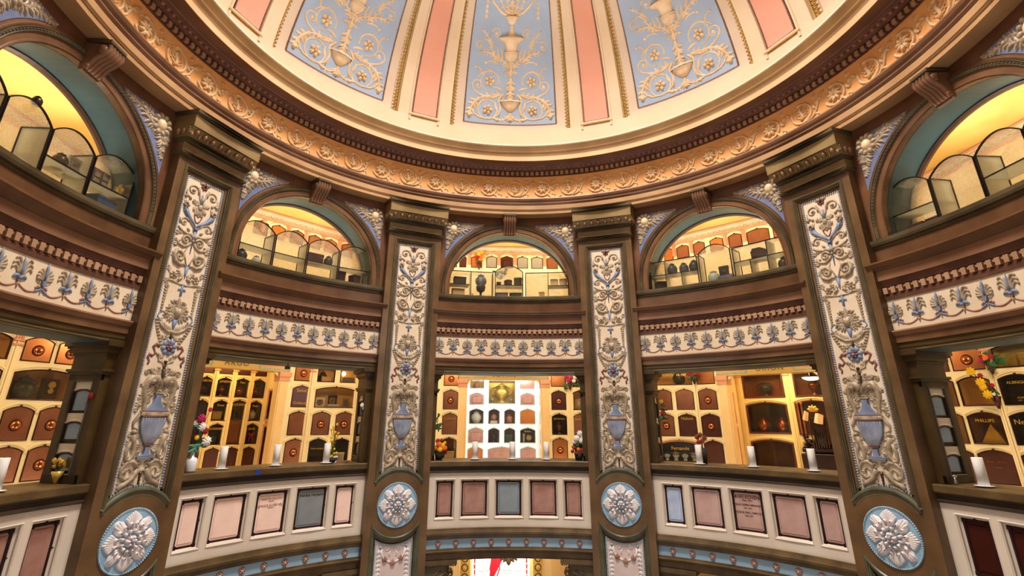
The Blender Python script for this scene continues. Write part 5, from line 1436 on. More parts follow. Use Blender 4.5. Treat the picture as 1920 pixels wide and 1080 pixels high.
m.tube([(-.10,1.32),(-.05,1.2),(-.02,1.0),(-.08,.85),(-.17,.86),(-.20,1.0),(-.16,1.2),(-.10,1.32)],.012,1.,-.02,4)
m.ext([(-.17,1.34),(.05,1.34),(.08,1.24),(-.02,1.05),(-.16,.82),(-.21,.84),(-.2,1.0)],-.02,-.006,0)
m.build('red_glass',['window_red'],w)
m=MB()
for k in range(9):
    a=-.46+k*.115; m.tube([(a,0),(a+.08*sin(k*2.),.6),(a-.06*cos(k),1.2),(a+.05,1.9)],.004,1.,-.02,3)
for k in range(7): m.tube([(-.46,.2+k*.25),(0,.28+k*.25-.05*(k%2)),(.46,.2+k*.25)],.004,1.,-.02,3)
m.build('lead_lines',['grey_border'],w)
m=MB()
for s in (-1,1): m.box(min(s*.54,s*.62),max(s*.54,s*.62),0,2.0,-.05,.02)
m.build('window_frame',['gallery_wall'],w)
for s in (-1,1):
    t=thing('roundel_panel','yellow jamb panel with a column of painted roundels %s of the bright window'%('left' if s<0 else 'right'),'panel',0,6.6,-3.6,s*.66)
    m=MB(); m.box(-.09,.09,0,2.1,-.05,0); m.build('board',['lintel_yellow'],t)
    m=MB()
    for k in range(14): m.tube(arc(0,.1+k*.145,.055,0,360,16),.008,1.,0,3,0); m.flower(0,.1+k*.145,.025,5,.3,0,1)
    m.build('roundels',['urn_bronze','frieze_cream'],t)
m=MB(); m.box(-1.3,-.76,-4.3,-1.75,-.9,-.52); m.box(.76,1.3,-4.3,-1.75,-.9,-.52); o=m.build('wall_ground_jambs',['gallery_wall']); put(o,0,6.1,0); structure(o)
m=MB(); m.box(-1.3,1.3,-4.3,-1.6,-1.6,-1.0); o=m.build('wall_ground_back',['gallery_tan']); put(o,0,6.1,0); structure(o)

# ================================================================== GLASS CASES ON THE ARCH SILLS
def case(az,R,label,cells,w0=-.238,w1=.238,h=.475,arch=True,shelf=(.225,),divs=(),depth=.26):
    """framed glass display case; bent to the sill"""
    r=thing('display_case',label,'display case',az,R,1.93,group='glass display cases on the arch sills')
    fm=CY(R,R,0.)
    bow=.115 if arch else 0
    top=arched(w0,w1,0,h+bow,bow if bow else .0001,12)
    m=MB(); m.sweep(top,[(-.001,-.008),(-.001,.008),(.010,.008),(.010,-.008)],True)
    n=len(top)
    for sx in (w0,w1-.010):
        m.box(sx,sx+.010,0,.010,-depth,0); m.box(sx,sx+.010,h-.01,h,-depth,0); m.box(sx,sx+.010,0,h,-depth,-depth+.01)
    for z in shelf: m.box(w0,w1,z-.004,z+.004,-.006,.008)
    for x,za,zb in divs: m.box(x-.004,x+.004,za,zb,-.006,.008)
    m.build('frame',['black_metal'],r,fm)
    m=MB(); m.add([(x,z,0) for x,z in top],[tuple(range(n))]); m.build('front_glass',['glass_clear'],r,fm)
    m=MB(); m.add([(x,z,-depth) for x,z in top],[tuple(range(n))]); m.build('back_glass',['glass_frost'],r,fm)
    m=MB()
    for i in range(2,n-1): a,b=top[i],top[i+1]; m.add([(a[0],a[1],0),(b[0],b[1],0),(b[0],b[1],-depth),(a[0],a[1],-depth)],[(0,1,2,3)])
    m.build('top_glass',['glass_wavy'],r,fm)
    for x in (w0+.002,w1-.002):
        m=MB(); m.add([(x,0,0),(x,h,0),(x,h,-depth),(x,0,-depth)],[(0,1,2,3)]); m.build('side_panel',['glass_milk'],r,fm)
    for z in shelf:
        m=MB(); m.box(w0+.003,w1-.003,z-.004,z+.002,-depth+.003,-.006); m.build('shelf',['glass_milk'],r,fm)
    for x,za,zb in divs:
        m=MB(); m.box(x-.003,x+.003,za,zb,-depth+.003,-.006); m.build('divider',['glass_milk'],r,fm)
    return r
RC=4.24
for az0,bn,off in ((-90,'far left arch',0.),(-45,'Argo arch',.6),(90,'far right arch',-.6)):
    for k in range(4):
        az=az0+off+(-9.95+6.63*k)
        tall = az0==-90 and k in (1,) or (az0==90 and k==1)
        case(az,RC,'arched glass display case, %s from the left, on the sill of the %s'%(ORD[k],bn),None,shelf=() if tall else (.225,))
z0=1.935
S=z0+.228
# Argo arch contents
urn('dark grey urn in the first case of the Argo arch',-56.1,4.33,z0,0,.17,'jar','urn_grey')
urn('white jar in the first case of the Argo arch',-53.3,4.33,z0,0,.13,'jar','urn_white')
box_thing('casket','maroon velvet casket on the shelf of the third case in the Argo arch','box',-42.3,4.36,S,0,.24,.14,.15,'velvet_maroon')
urn('dark grey urn beside the maroon casket in the Argo arch',-39.5,4.33,S,0,.15,'jar','urn_grey')
box_thing('casket','maroon velvet casket standing upright in the fourth case of the Argo arch','box',-36.6,4.36,z0,0,.12,.18,.14,'velvet_maroon')
box_thing('casket','tilted maroon casket in the fourth case of the Argo arch','box',-33.6,4.36,z0,0,.12,.16,.14,'velvet_maroon',.3)
# far left arch contents
box_thing('casket','blue velvet casket at the foot of the last case of the far left arch','box',-79.5,4.36,z0,0,.24,.15,.16,'velvet_blue',.15)
def pf_extra(t,w,h,d):
    m=MB()
    for i in range(2):
        for j in range(2): m.box(-w/2+.014+i*w/2,-.012+i*w/2,.014+j*h/2,h/2-.006+j*h/2,d/2,d/2+.004)
    m.build('photos',['photo'],t)
box_thing('photo_frame','dark frame of four photographs on the shelf of the far left arch','picture frame',-80.4,4.36,S,0,.2,.19,.02,'dark_box',.1,.003,None,pf_extra)
box_thing('photo_frame','pale framed photograph with pink flowers in the far left arch','picture frame',-84.3,4.36,S,0,.13,.18,.02,'silver',0,.003,None,lambda t,w,h,d:(lambda m:(m.box(-w/2+.02,w/2-.02,.03,h-.03,d/2,d/2+.004),m.build('photo',['photo'],t)))(MB()))
urn('brass candlestick jar in the last case of the far left arch',-77.4,4.33,S,0,.13,'tall','urn_gold')
urn('dark round jar on the shelf of the third far left case',-86.2,4.36,S,0,.15,'jar','urn_bronze')
box_thing('card','white envelope with a blue mark leaning in the tall far left case','card',-92.0,4.30,z0,0,.15,.10,.01,'card',0,.002,None,lambda t,w,h,d:(lambda m:(m.flower(0,.05,.018,5,.2,d/2),m.build('blue_mark',['blue'],t)))(MB()))
box_thing('card','white folded card at the left of the tall far left case','card',-95.0,4.34,z0,0,.12,.14,.01,'card',.4,.002)
box_thing('casket','small black casket in the tall far left case','box',-90.2,4.3,z0,0,.10,.06,.08,'dark_box')
urn('small green jar with brown lid standing on top of the far left cases',-92.2,4.3,1.93+.60,0,.09,'jar','urn_bronze')
# far right arch contents
for k,a in enumerate((78.6,81.2)): box_thing('casket','%s dark maroon casket at the foot of the first far right case'%('left' if k==0 else 'right'),'box',a,4.36,z0,0,.16,.09,.14,'velvet_maroon')
# central arch: rectangular, arched, rectangular
case(-8.6,RC,'rectangular glass case pair at the left of the central arch',None,-.375,.375,.43,False,(),((-.0,0,.43),))
case(.05,RC,'arched glass case in the middle of the central arch',None,-.238,.238,.44,True,(.21,))
case(8.6,RC,'rectangular glass case pair at the right of the central arch',None,-.36,.36,.43,False,(),((.02,0,.43),))
for a,s,l in ((-11.1,-1,'left'),(11.1,1,'right')):
    t=thing('glass_shelf','small glass shelf in the %s case of the central arch'%l,'shelf',a,RC+.12,1.93+.20,group='glass shelves of the central arch')
    m=MB(); m.box(-.17,.17,0,.006,-.12,.115); m.build('plate',['case_shelf'],t)
    m=MB(); m.box(-.17,.17,-.002,.008,.115,.12); m.build('metal_edge',['black_metal'],t)
box_thing('casket','dark grey casket on the shelf of the left central case','box',-10.9,4.38,2.137,0,.2,.14,.14,'dark_box')
box_thing('casket','tan casket at the foot of the left central case','box',-11.2,4.38,z0,0,.2,.14,.14,'tan_box')
urn('tall blue and white urn on a figured bronze stand in the central arch',-6.2,4.36,z0+.2,0,.2,'round','urn_blue')
urn('figured bronze stand under the blue and white urn',-6.2,4.36,z0,0,.2,'cup','urn_bronze',False)
box_thing('card','small white card in the left central case','card',-8.2,4.3,z0,0,.05,.06,.006,'card',0,.001)
box_thing('casket','small dark square casket on the middle shelf of the central arch','box',-2.2,4.36,2.15,0,.07,.07,.08,'dark_box')
box_thing('casket','rosewood domed casket on the middle shelf of the central arch','box',-.1,4.36,2.15,0,.13,.10,.1,'velvet_maroon',0,.03)
box_thing('casket','tall dark casket leaning at the right of the middle shelf','box',2.1,4.36,2.15,0,.12,.15,.08,'dark_box',-.3)
box_thing('casket','lilac velvet casket under the middle shelf','box',-1.5,4.38,z0,0,.2,.10,.14,'velvet_lilac',0,.02); box_thing('casket','green velvet casket under the middle shelf','box',1.6,4.38,z0,0,.2,.10,.14,'velvet_green',0,.02)
box_thing('casket','narrow tan casket in the right central case','box',7.4,4.38,z0,0,.09,.12,.1,'tan_box')
box_thing('casket','left tan casket on the right central shelf','box',10.2,4.38,2.137,0,.12,.13,.12,'tan_box'); box_thing('casket','right tan casket on the right central shelf','box',12.2,4.38,2.137,0,.12,.13,.12,'tan_box')
# Orion arch: rectangle, arch, rectangle
case(36.4,RC,'rectangular partitioned glass case at the left of the Orion arch',None,-.365,.365,.45,False,(.225,),((-.13,.225,.45),(-.13,0,.225),(.11,0,.225)))
case(44.85,RC,'arched glass case in the middle of the Orion arch',None,-.238,.238,.46,True,())
case(53.2,RC,'rectangular partitioned glass case at the right of the Orion arch',None,-.355,.355,.45,False,(.225,),((.13,.225,.45),(-.12,0,.225),(.12,0,.225)))
for k,a in enumerate((35.8,38.2,40.3)): urn('grey pewter urn, %s from the left on the top shelf of the Orion arch'%ORD[k],a,4.33,S,0,.18 if k!=1 else .165,'jar','urn_grey')
box_thing('casket','dark speckled casket in the lower left corner of the Orion arch','box',33.2,4.38,z0,0,.16,.15,.12,'dark_box',.4)
box_thing('card','small white card on the top shelf of the Orion arch','card',33.1,4.34,S,0,.06,.05,.006,'card',0,.001)
urn('silver grey jar in the arched Orion case',43.8,4.34,z0,0,.19,'jar','urn_white')
box_thing('casket','dark square casket in the arched Orion case','box',45.6,4.40,z0+.05,0,.13,.2,.05,'dark_box')
box_thing('casket','lilac fabric bundle in the arched Orion case','bundle',46.4,4.34,z0,0,.24,.07,.12,'velvet_lilac',0,.03)
box_thing('casket','reddish brown oval casket on the top shelf of the Orion arch','box',52.6,4.36,S,0,.2,.14,.12,'velvet_maroon',0,.05)
urn('dark urn with an orange leaf at the lower right of the Orion arch',57.0,4.34,z0,0,.18,'jar','urn_bronze')

# ================================================================== LEDGE OBJECTS
LZ=-.543
def candle(az,label,r_=4.25,h=.235,rad=.043):
    t=thing('pillar_candle',label,'candle',az,r_,LZ+.012,group='white pillar candles on the ledges')
    m=MB(); m.lathe([(0,0),(rad,0),(rad,h*.985),(rad*.94,h),(rad*.8,h*.985),(rad*.3,h*.965),(0,h*.96)],(0,0,0),20); m.build('wax',['candle'],t)
    m=MB(); m.tube3([(0,h*.955,0),(.002,h*.99,0),(.004,h*1.01,0)],.002); m.build('wick',['black_metal'],t)
    p=thing('saucer','white saucer under the '+label.replace('white pillar candle','candle'),'saucer',az,r_,LZ,group='white saucers under the candles')
    m=MB(); m.lathe([(0,0),(.045,0),(.075,.008),(.078,.011),(.045,.0118),(0,.0118)],(0,0,0),20); m.build('dish',['ceramic'],p)
for az,l in ((-53.5,'white pillar candle on the Argo ledge near the white bottle'),(-44.6,'white pillar candle in the middle of the Argo ledge'),(-35.7,'white pillar candle on the Argo ledge beside yellow blossoms'),
             (-6.8,'white pillar candle at the left of the central ledge'),(.8,'white pillar candle in the middle of the central ledge'),(7.7,'white pillar candle at the right of the central ledge'),
             (37.2,'white pillar candle with dried flowers behind it on the Orion ledge'),(46.4,'white pillar candle in the middle of the Orion ledge'),(56.1,'white pillar candle at the right end of the Orion ledge'),
             (78.4,'white pillar candle with a curled rim on the far right ledge'),(-82.9,'white pillar candle at the left edge on the far left ledge')):
    candle(az,l)
MZ={'m':'fl_magenta','r':'fl_red','w':'fl_white','o':'fl_orange','y':'fl_yellow','g':'fl_gold','b':'fl_brown'}
def bouquet(label,az,r,z,u,blooms,leaves,vase='pot',vm='dark_box',vh=.12,leafm='leaf'):
    """blooms: [(s,z,d,radius,colour)] relative to the base"""
    t=thing('bouquet',label,'flowers',az,r,z,u)
    if vase=='bottle': pr=[(0,0),(.055,0),(.06,.01),(.06,vh*.55),(.05,vh*.68),(.018,vh*.76),(.016,vh*.95),(.024,vh),(0,vh)]
    elif vase=='cone': pr=[(0,0),(.012,.0),(.03,vh*.5),(.05,vh),(0,vh)]
    else: pr=[(0,0),(.05,0),(.06,vh*.5),(.07,vh),(0,vh)]
    if vase!='none': m=MB(); m.lathe(pr,(0,0,0),18); m.build('vase',[vm],t)
    m=MB()
    for s,zz,d,rr,c in blooms: m.tube3([(0,vh*.8,0),(s*.4,vh+(zz-vh)*.5,d*.5),(s,zz,d)],.0035,0,4)
    m.build('stems',['stem'],t)
    for s,zz,d,rr,c in blooms:
        m=MB()
        for j,(n,q,e) in enumerate(((9,1.,.25),(7,.72,.5),(4,.4,.8))):
            for k in range(n):
                a=k*2*PI/n+j*.3; m.blob(s+rr*q*.6*cos(a),zz+rr*q*.6*sin(a),rr*.42,rr*.2,rr*.35,a,d+rr*e*.4,6,2)
        m.blob(s,zz,rr*.25,rr*.25,rr*.3,0,d+rr*.35,6,2); m.build('bloom',[MZ[c]],t)
    m=MB(); rnd=random.Random(hash(label)%1000 if False else len(label))
    for s,zz,l in leaves:
        for k in range(4):
            a=rnd.uniform(0,2*PI); m.leaf((s,zz),(s+l*cos(a),zz+l*sin(a)),l*.22,rnd.uniform(-.2,.2),.5,rnd.uniform(-.04,.04),0,5,3)
    if leaves: m.build('foliage',[leafm],t)
    return t
bouquet('magenta and white silk flowers in a white bottle on the Argo ledge',-58.3,4.25,LZ,0,
 [(.10,.65,.0,.03,'m'),(0,.55,.02,.055,'m'),(.02,.46,.04,.05,'w'),(.06,.42,.04,.045,'r'),(.10,.31,.04,.06,'w'),(-.02,.35,.04,.03,'y'),(.0,.38,.0,.035,'r'),(-.03,.50,0,.04,'w')],
 [(0,.24,.09),(.05,.27,.09),(-.03,.22,.07),(.04,.38,.06),(0,.44,.06)],'bottle','ceramic',.20,'leaf_teal')
bouquet('red rose with teal leaves standing behind the white bottle',-58.5,4.42,LZ,0,[(.0,.86,.03,.042,'r'),(-.04,.79,.03,.03,'m')],[(0,.80,.08),(.03,.80,.07),(0,.72,.05)],'none','dark_box',.1,'leaf_teal')
bouquet('spray of yellow forsythia blossoms on the Argo ledge',-34.3,4.32,LZ,0,
 [(.03*sin(i*1.7)-.02+.0*i,.08+i*.034,.02*cos(i*2.1),.022,'y') for i in range(13)]+[(.05*cos(i*1.3),.12+i*.05,0,.02,'y') for i in range(6)],[(0,.1,.04)],'pot','dark_box',.06)
bouquet('orange, yellow and red flowers in a dark pot on the central ledge',-14.0,4.27,LZ,0,
 [(-.03,.26,.03,.04,'r'),(-.02,.21,.05,.045,'o'),(.04,.20,.04,.04,'y'),(.07,.16,.05,.045,'o'),(0,.14,.06,.042,'y'),(-.05,.16,.04,.04,'o'),(.03,.27,.0,.03,'b'),(.08,.23,0,.028,'y'),(.09,.10,.03,.03,'r')],[(0,.1,.08),(.05,.1,.08),(-.03,.16,.06)],'pot','dark_box',.11)
bouquet('white lilies above red flowers in a dark pot on the central ledge',14.2,4.27,LZ,0,
 [(.03,.37,.02,.05,'w'),(-.02,.30,.04,.05,'w'),(.05,.27,.03,.05,'w'),(-.05,.25,.02,.04,'w'),(-.06,.17,.05,.032,'r'),(-.0,.15,.06,.03,'o'),(.05,.14,.05,.035,'r'),(-.09,.12,.02,.03,'r'),(-.03,.10,.06,.03,'b')],[(0,.18,.09),(.05,.2,.09),(-.05,.15,.07)],'pot','dark_box',.1)
bouquet('bouquet of magenta and white flowers in a wall vase right of the Sothis alcove',0,5.93,.56,1.25,[(-.06,.23,.05,.05,'m'),(-.03,.17,.07,.045,'m'),(.02,.22,.05,.04,'m'),(.10,.24,.04,.055,'w'),(.07,.16,.06,.04,'w'),(.16,.18,.03,.04,'b')],[(-.08,.1,.1),(.08,.1,.1),(.14,.12,.08)],'cone','copper_dark',.12)
bouquet('small green wreath of leaves on the left central pier',-14.6,4.3,-.10,0,[(0,.10,.02,.02,'y')],[(0,.05,.08),(0,.14,.07),(.02,.0,.06)],'none','dark_box',.01)
bouquet('red and pink roses in a wall vase beside the Orion alcove',22.5,5.93,.62,1.12,[(-.06,.22,.05,.04,'m'),(0,.20,.07,.04,'r'),(.05,.23,.05,.035,'m'),(.07,.17,.05,.035,'r'),(-.08,.17,.04,.035,'r')],[(-.03,.12,.08),(.04,.12,.08)],'cone','dark_box',.12)
bouquet('brown dried flowers in a small pot behind the Orion candle',37.3,4.42,LZ,0,[(-.05,.34,0,.04,'b'),(0,.37,.02,.04,'b'),(.05,.33,0,.04,'b'),(.02,.29,.03,.04,'b'),(-.03,.28,.03,.035,'r')],[],'pot','dark_box',.2)
bouquet('dried yellow and red foliage on the left Orion pier',30.9,4.38,.0,0,[(.0,.28,.03,.035,'y'),(.03,.22,.03,.03,'b'),(0,.12,.03,.04,'r'),(.02,.0,.03,.035,'b')],[(0,.2,.09),(0,.05,.08)],'none','dark_box',.01)
bouquet('yellow chrysanthemums with red blooms in a wall vase in the far right bay',67.5,5.93,.16,.36,[(-.14,.43,.06,.055,'y'),(-.06,.38,.06,.032,'r'),(-.07,.30,.07,.055,'y'),(-.06,.24,.07,.045,'y'),(-.03,.16,.08,.055,'y'),(.02,.26,.05,.032,'r'),(.03,.16,.09,.02,'w')],[(0,.12,.07),(.02,.2,.06)],'cone','copper_dark',.14)
bouquet('red flowers in a wall vase beside the gold plates, far right bay',67.5,5.93,.55,.40,[(-.04,.20,.05,.032,'r'),(-.06,.15,.05,.03,'m'),(.0,.19,.06,.035,'o'),(.05,.20,.05,.035,'r')],[(0,.14,.1),(.06,.14,.1),(.03,.2,.08)],'cone','copper_dark',.12)
bouquet('small gold metal tree ornament at the foot of the far left pier',-75.2,4.34,LZ,0,[(.055*cos(i*.9)*(.5+i%3*.25),.145+.016*(i%4),.02*sin(i),.024,'g') for i in range(12)],[],'cone','urn_gold',.10)
bouquet('single red rose fixed to the far left pier',-74.9,4.25,.14,0,[(0,.06,.02,.035,'r')],[],'none','dark_box',.01)
bouquet('white lilies fixed to the right pier of the Argo bay',-30.1,4.24,.10,0,[(0,.10,.02,.035,'w'),(.03,.06,.02,.03,'w')],[],'none','dark_box',.01)
bouquet('small wall vase with orange flowers in the upper gallery',0,5.94,2.90,-.53,[(-.06,.30,.03,.05,'o'),(0,.32,.04,.05,'y'),(.05,.27,.04,.05,'o'),(-.03,.24,.05,.05,'r'),(.03,.21,.05,.05,'o'),(.05,.35,.02,.04,'y')],[(0,.2,.08)],'cone','copper_dark',.13)
bouquet('pale green leafy sprig behind the middle central case',-1.5,4.55,2.35,0,[(.0,.10,.02,.04,'y')],[(0,.06,.1),(.06,.10,.09),(-.08,.08,.09)],'pot','ceramic',.05)
t=thing('tape_strip','strip of blue tape on the front of the Argo ledge','tape',-48.6,4.078,-.612); m=MB(); m.box(-.022,.022,0,.052,-.001,.0015); m.build('tape',['tape_blue'],t)
t=thing('security_camera','small black security camera under the Argo lintel','camera',-45.8,4.12,.62)
m=MB(); m.bbox(-.022,.022,0,.04,-.03,.03); m.build('housing',['camera_body'],t); m=MB(); m.ball((0,.018,.03),.013); m.build('lens',['black_metal'],t); m=MB(); m.box(-.006,.006,.04,.085,-.006,.006); m.build('bracket',['camera_body'],t)
box_thing('photo_frame','small white and red picture card on the Argo ledge','picture frame',-33.9,4.28,LZ,0,.06,.085,.008,'card',.25,.001,None,lambda t,w,h,d:(lambda m:(m.box(w/2-.012,w/2,0,h,d/2,d/2+.002),m.build('red_spine',['fl_red'],t)))(MB()))
box_thing('photo_frame','gold framed photograph on the Argo ledge','picture frame',-32.7,4.42,LZ,0,.15,.12,.012,'urn_gold',.1,.003,None,lambda t,w,h,d:(lambda m:(m.box(-w/2+.02,w/2-.02,.02,h-.02,d/2,d/2+.003),m.build('photo',['photo'],t)))(MB()))
t=thing('starfish','brown dried starfish on the Argo ledge','starfish',-32.0,4.20,LZ)
m=MB()
for k in range(5):
    a=k*2*PI/5; m.tube3([(0,.018,0),(.03*cos(a),.02,.03*sin(a)),(.062*cos(a),.012,.062*sin(a))],lambda t:.016*(1-.6*t),0,6)
m.build('body',['starfish'],t)
t=thing('figurine','tiny silver angel figurine on the far right ledge','figurine',75.6,4.2,LZ)
m=MB(); m.lathe([(0,0),(.02,0),(.008,.04),(.006,.06),(0,.062)],(0,0,0),10); m.ball((0,.07,0),.009); m.build('robe',['silver'],t)
m=MB(); m.leaf((0,.05),(.025,.075),.008,.1,.5,-.005); m.leaf((0,.05),(-.025,.075),.008,-.1,.5,-.005); m.build('wings',['silver'],t)
# ================================================================== THINGS INSIDE THE NICHES
def inn(az,D,u,z,*a,**k): pass
urn('rosy round urn in the top left niche of the Sothis alcove',0,7.12,.64,-.53,.14,'round','urn_rose')
urn('large golden trophy urn with handles in the square niche of the Sothis alcove',0,7.13,.345,.0,.38,'classic','urn_gold',True,True)
for s in (-1,1): urn('small silver vessel to the %s of the golden trophy urn'%('left' if s<0 else 'right'),0,7.08,.345,s*.20,.11,'tall','silver',False)
urn('pale green double gourd urn in the Sothis alcove',0,7.12,-.045,-.52,.23,'round','urn_white')
urn('rose urn in the left of the two small Sothis niches',0,7.12,.01,-.16,.14,'jar','urn_rose'); box_thing('plinth','white plinth under the rose urn in the Sothis alcove','plinth',0,7.12,-.05,-.16,.15,.055,.1,'card')
urn('rose jar in the right of the two small Sothis niches',0,7.12,-.045,.16,.17,'jar','urn_rose')
urn('slim bronze vase in the Sothis alcove',0,7.12,-.41,-.16,.2,'tall','urn_bronze',False); box_thing('casket','green-grey casket in the Sothis alcove','box',0,7.12,-.41,.15,.15,.16,.1,'velvet_green')
t=thing('mantel_clock','round gold clock in the Parker niche of the Sothis alcove','clock',0,7.10,-.41,.56)
m=MB(); m.box(-.05,.05,0,.02,-.03,.03); m.ext(arc(0,.09,.07,0,348,24),-.03,.02,0,.006); m.build('case',['urn_grey'],t); m=MB(); m.ext(arc(0,.09,.05,0,348,20),.02,.026); m.build('dial',['urn_gold'],t)
for k in range(3): box_thing('book','%s small standing book in the Parker niche'%('green','tan','red')[k],'book',0,7.10,-.41,.42+.035*k,.028,.15+.02*k,.08,('velvet_green','tan_box','velvet_maroon')[k],0,.002)
urn('copper jar in the Bowman niche right of the Sothis alcove',0,6.12,-.22,1.04,.2,'tall','urn_copper'); box_thing('casket','tan box in the glazed niche left of the Sothis alcove','box',0,6.12,-.65,-1.0,.2,.13,.1,'tan_box')
t=thing('figurine_pair','pale figures of two people in the niche right of the Sothis alcove','figurine',22.5,6.14,.215,-.96)
m=MB(); m.lathe([(0,0),(.05,0),(.03,.1),(.02,.15),(0,.15)],(-.03,0,0),10); m.ball((-.03,.17,0),.022); m.build('bride',['urn_white'],t); m=MB(); m.lathe([(0,0),(.035,0),(.035,.1),(.02,.17),(0,.17)],(.04,0,0),10); m.ball((.04,.19,0),.022); m.build('groom',['silver'],t)
# Argo alcove
cup_l=[('copper urn in the Jansen niche','classic','urn_copper',.24,.375,.17),('copper urn in the Paul niche','round','urn_copper',.53,.375,.17),('dark copper urn in the last niche of that row in the Argo alcove','round','urn_copper',.81,.375,.17)]
for l,k,mm,u,z,h in cup_l: urn(l,-45,7.12,z,u,h,k,mm)
urn('tall bronze cup urn on its plinth in the Argo alcove',-45,7.12,-.0,.53,.26,'cup','urn_bronze',False); box_thing('plinth','wooden plinth under the tall cup urn in the Argo alcove','plinth',-45,7.12,-.375,.53,.2,.37,.14,'wood')
box_thing('casket','gold framed plaque in the Knox niche','plaque',-45,7.1,.0,.24,.15,.13,.03,'urn_gold'); urn('pale jar in the Ruby niche',-45,7.12,-.005,.81,.18,'jar','urn_white'); urn('green glass jar in the Rossman niche',-45,7.12,-.38,.24,.15,'jar','velvet_green'); 
t=thing('ribbon','red ribbon bow hanging in the Jacob niche','ribbon',-45,6.98,-.35,.81); m=MB(); m.tube([(0,.10),(-.03,.14),(-.045,.11),(0,.10),(.03,.14),(.045,.11),(0,.10)],.007,1.,0,4); m.tube([(0,.10),(-.03,.04),(-.03,0)],.006,1.,0,4); m.tube([(0,.10),(.03,.05),(.035,.0)],.006,1.,0,4); m.build('bow',['fl_red'],t)
urn('dark urn in the Martin niche',-45,7.12,.375,-.06,.17,'classic','urn_bronze')
# Argo bay wide niche
def pic(label,az,D,u,z,w,h,fmat='card',pm='photo'):
    return box_thing('photo_frame',label,'picture frame',az,D,z,u,w,h,.012,fmat,0,.002,None,lambda t,w,h,d:(lambda m:(m.ext([(w*.34*cos(a*PI/8),h*.5+h*.38*sin(a*PI/8)) for a in range(16)],d/2,d/2+.003),m.build('portrait',[pm],t)))(MB()))
pic('white framed portrait of a woman in the wide Argo niche',-22.5,6.15,-.93,.215,.16,.15); pic('dark framed portrait in the middle of the wide Argo niche',-22.5,6.2,-.72,.215,.15,.2,'dark_box'); pic('oval silver framed portrait in the wide Argo niche',-22.5,6.14,-.50,.215,.11,.15,'silver')
box_thing('name_plate','white name plate in front of the portraits in the wide Argo niche','plate',-22.5,6.08,.215,-.71,.19,.045,.01,'card'); box_thing('casket','tan casket in the top left glazed Argo niche','box',-22.5,6.13,.635,-.87,.17,.08,.1,'tan_box'); urn('dark pot behind the tan casket in the Argo bay',-22.5,6.2,.635,-.93,.17,'jar','urn_bronze'); box_thing('casket','silver box in the top right glazed Argo niche','box',-22.5,6.13,.635,-.50,.18,.08,.1,'silver')
t=thing('night_light','glowing lamp in the top right glazed Argo niche','lamp',-22.5,6.16,.72,-.58); m=MB(); m.ball((0,.06,0),.04); m.build('bulb',['lamp_glow'],t); m=MB(); m.lathe([(0,-.08),(.03,-.08),(.012,-.06),(.012,.03),(0,.03)],(0,0,0),10); m.build('stand',['urn_gold'],t)
# Orion side
for k,(u,h) in enumerate(((-.50,.20),)): urn('bronze amphora with handles at the top of the Orion alcove',45,7.12,.435,-.44,.26,'classic','urn_grey',False,True)
urn('bronze round urn at the left of the dark Orion niche',45,7.1,-.16,-.56,.22,'round','urn_copper'); urn('bronze round urn at the right of the dark Orion niche',45,7.1,-.16,-.25,.22,'round','urn_copper'); urn('bronze urn below the lamp in the Orion alcove',45,7.12,.44,.34,.26,'tall','urn_copper',False,True)
urn('dark pot behind the gold lettering in the Orion bay',22.5,6.16,.635,.86,.22,'round','urn_grey')
for k in range(4):
    t=thing('ceramic_head','small painted ceramic head, %s from the left in the Fernando niche'%ORD[k],'ceramic head',22.5,6.10,-.63,.53+.15*k,'ceramic heads in the Fernando niche')
    m=MB(); m.ball((0,.085,0),.055,0,.85,1.1,.9,12,8); m.ball((0,.08,.052),.010,0,.7,1.4,1); m.ball((-.05,.08,0),.012,0,.5,1.2,1); m.ball((.05,.08,0),.012,0,.5,1.2,1); m.lathe([(0,0),(.04,0),(.028,.03),(0,.035)],(0,0,0),12); m.build('face',['urn_white'],t)
    m=MB(); m.ball((-.018,.095,.046),.007); m.ball((.018,.095,.046),.007); m.box(-.018,.018,.055,.060,.043,.05); m.build('features',['engraved'],t)
    m=MB(); m.ball((0,.115,-.006),.056,0,.95,.65,.95,12,6)
    if k in (1,3): m.lathe([(.05,0),(.085,.0),(.085,.006),(.05,.01)],(0,.12,0),14)
    m.build('hair' if k not in (1,3) else 'hat',[('dark_box','rose','velvet_green','rose')[k]],t)
t=thing('ceiling_lamp','glowing dome lamp hanging in the Orion alcove','lamp',45,6.35,.63,.50)
m=MB(); m.lathe([(0,0),(.07,.008),(.12,.03),(.135,.05),(0,.052)],(0,0,0),20); m.build('glass_shade',['lamp_glow'],t); m=MB(); m.lathe([(0,.05),(.145,.05),(.15,.062),(.03,.08),(.01,.37),(0,.37)],(0,0,0),16); m.build('rim',['urn_bronze'],t)
t=thing('ship_sculpture','dark bronze ship-like sculpture with cream sails in the Orion alcove','sculpture',45,6.78,-.42,.36)
m=MB(); m.bbox(-.26,.26,-.03,.03,-.12,.12,.01)
for k in range(16): m.ball((-.24+.032*k,.03+.012*(k%3),.06*sin(k*2.)),.035,0,1.2,.6,1,7,5)
m.build('rocky_base',['wood_black'],t)
m=MB(); m.lathe([(0,0),(.10,0),(.14,.1),(.12,.2),(.15,.3),(.11,.42),(.12,.46),(0,.46)],(.05,.04,0),14)
for k in range(7): m.tube3([(-.07+.035*k,.04,.12),(-.08+.038*k,.25,.13),(-.06+.034*k,.48,.09)],.010,0,5)
m.ball((-.16,.12,0),.05,0,1.2,1,1,8,6); m.ball((-.18,.2,.02),.03); m.tube3([(-.1,.08,.02),(-.2,.14,.04),(-.23,.25,.02)],.018,0,6)
m.build('hull',['wood_black'],t)
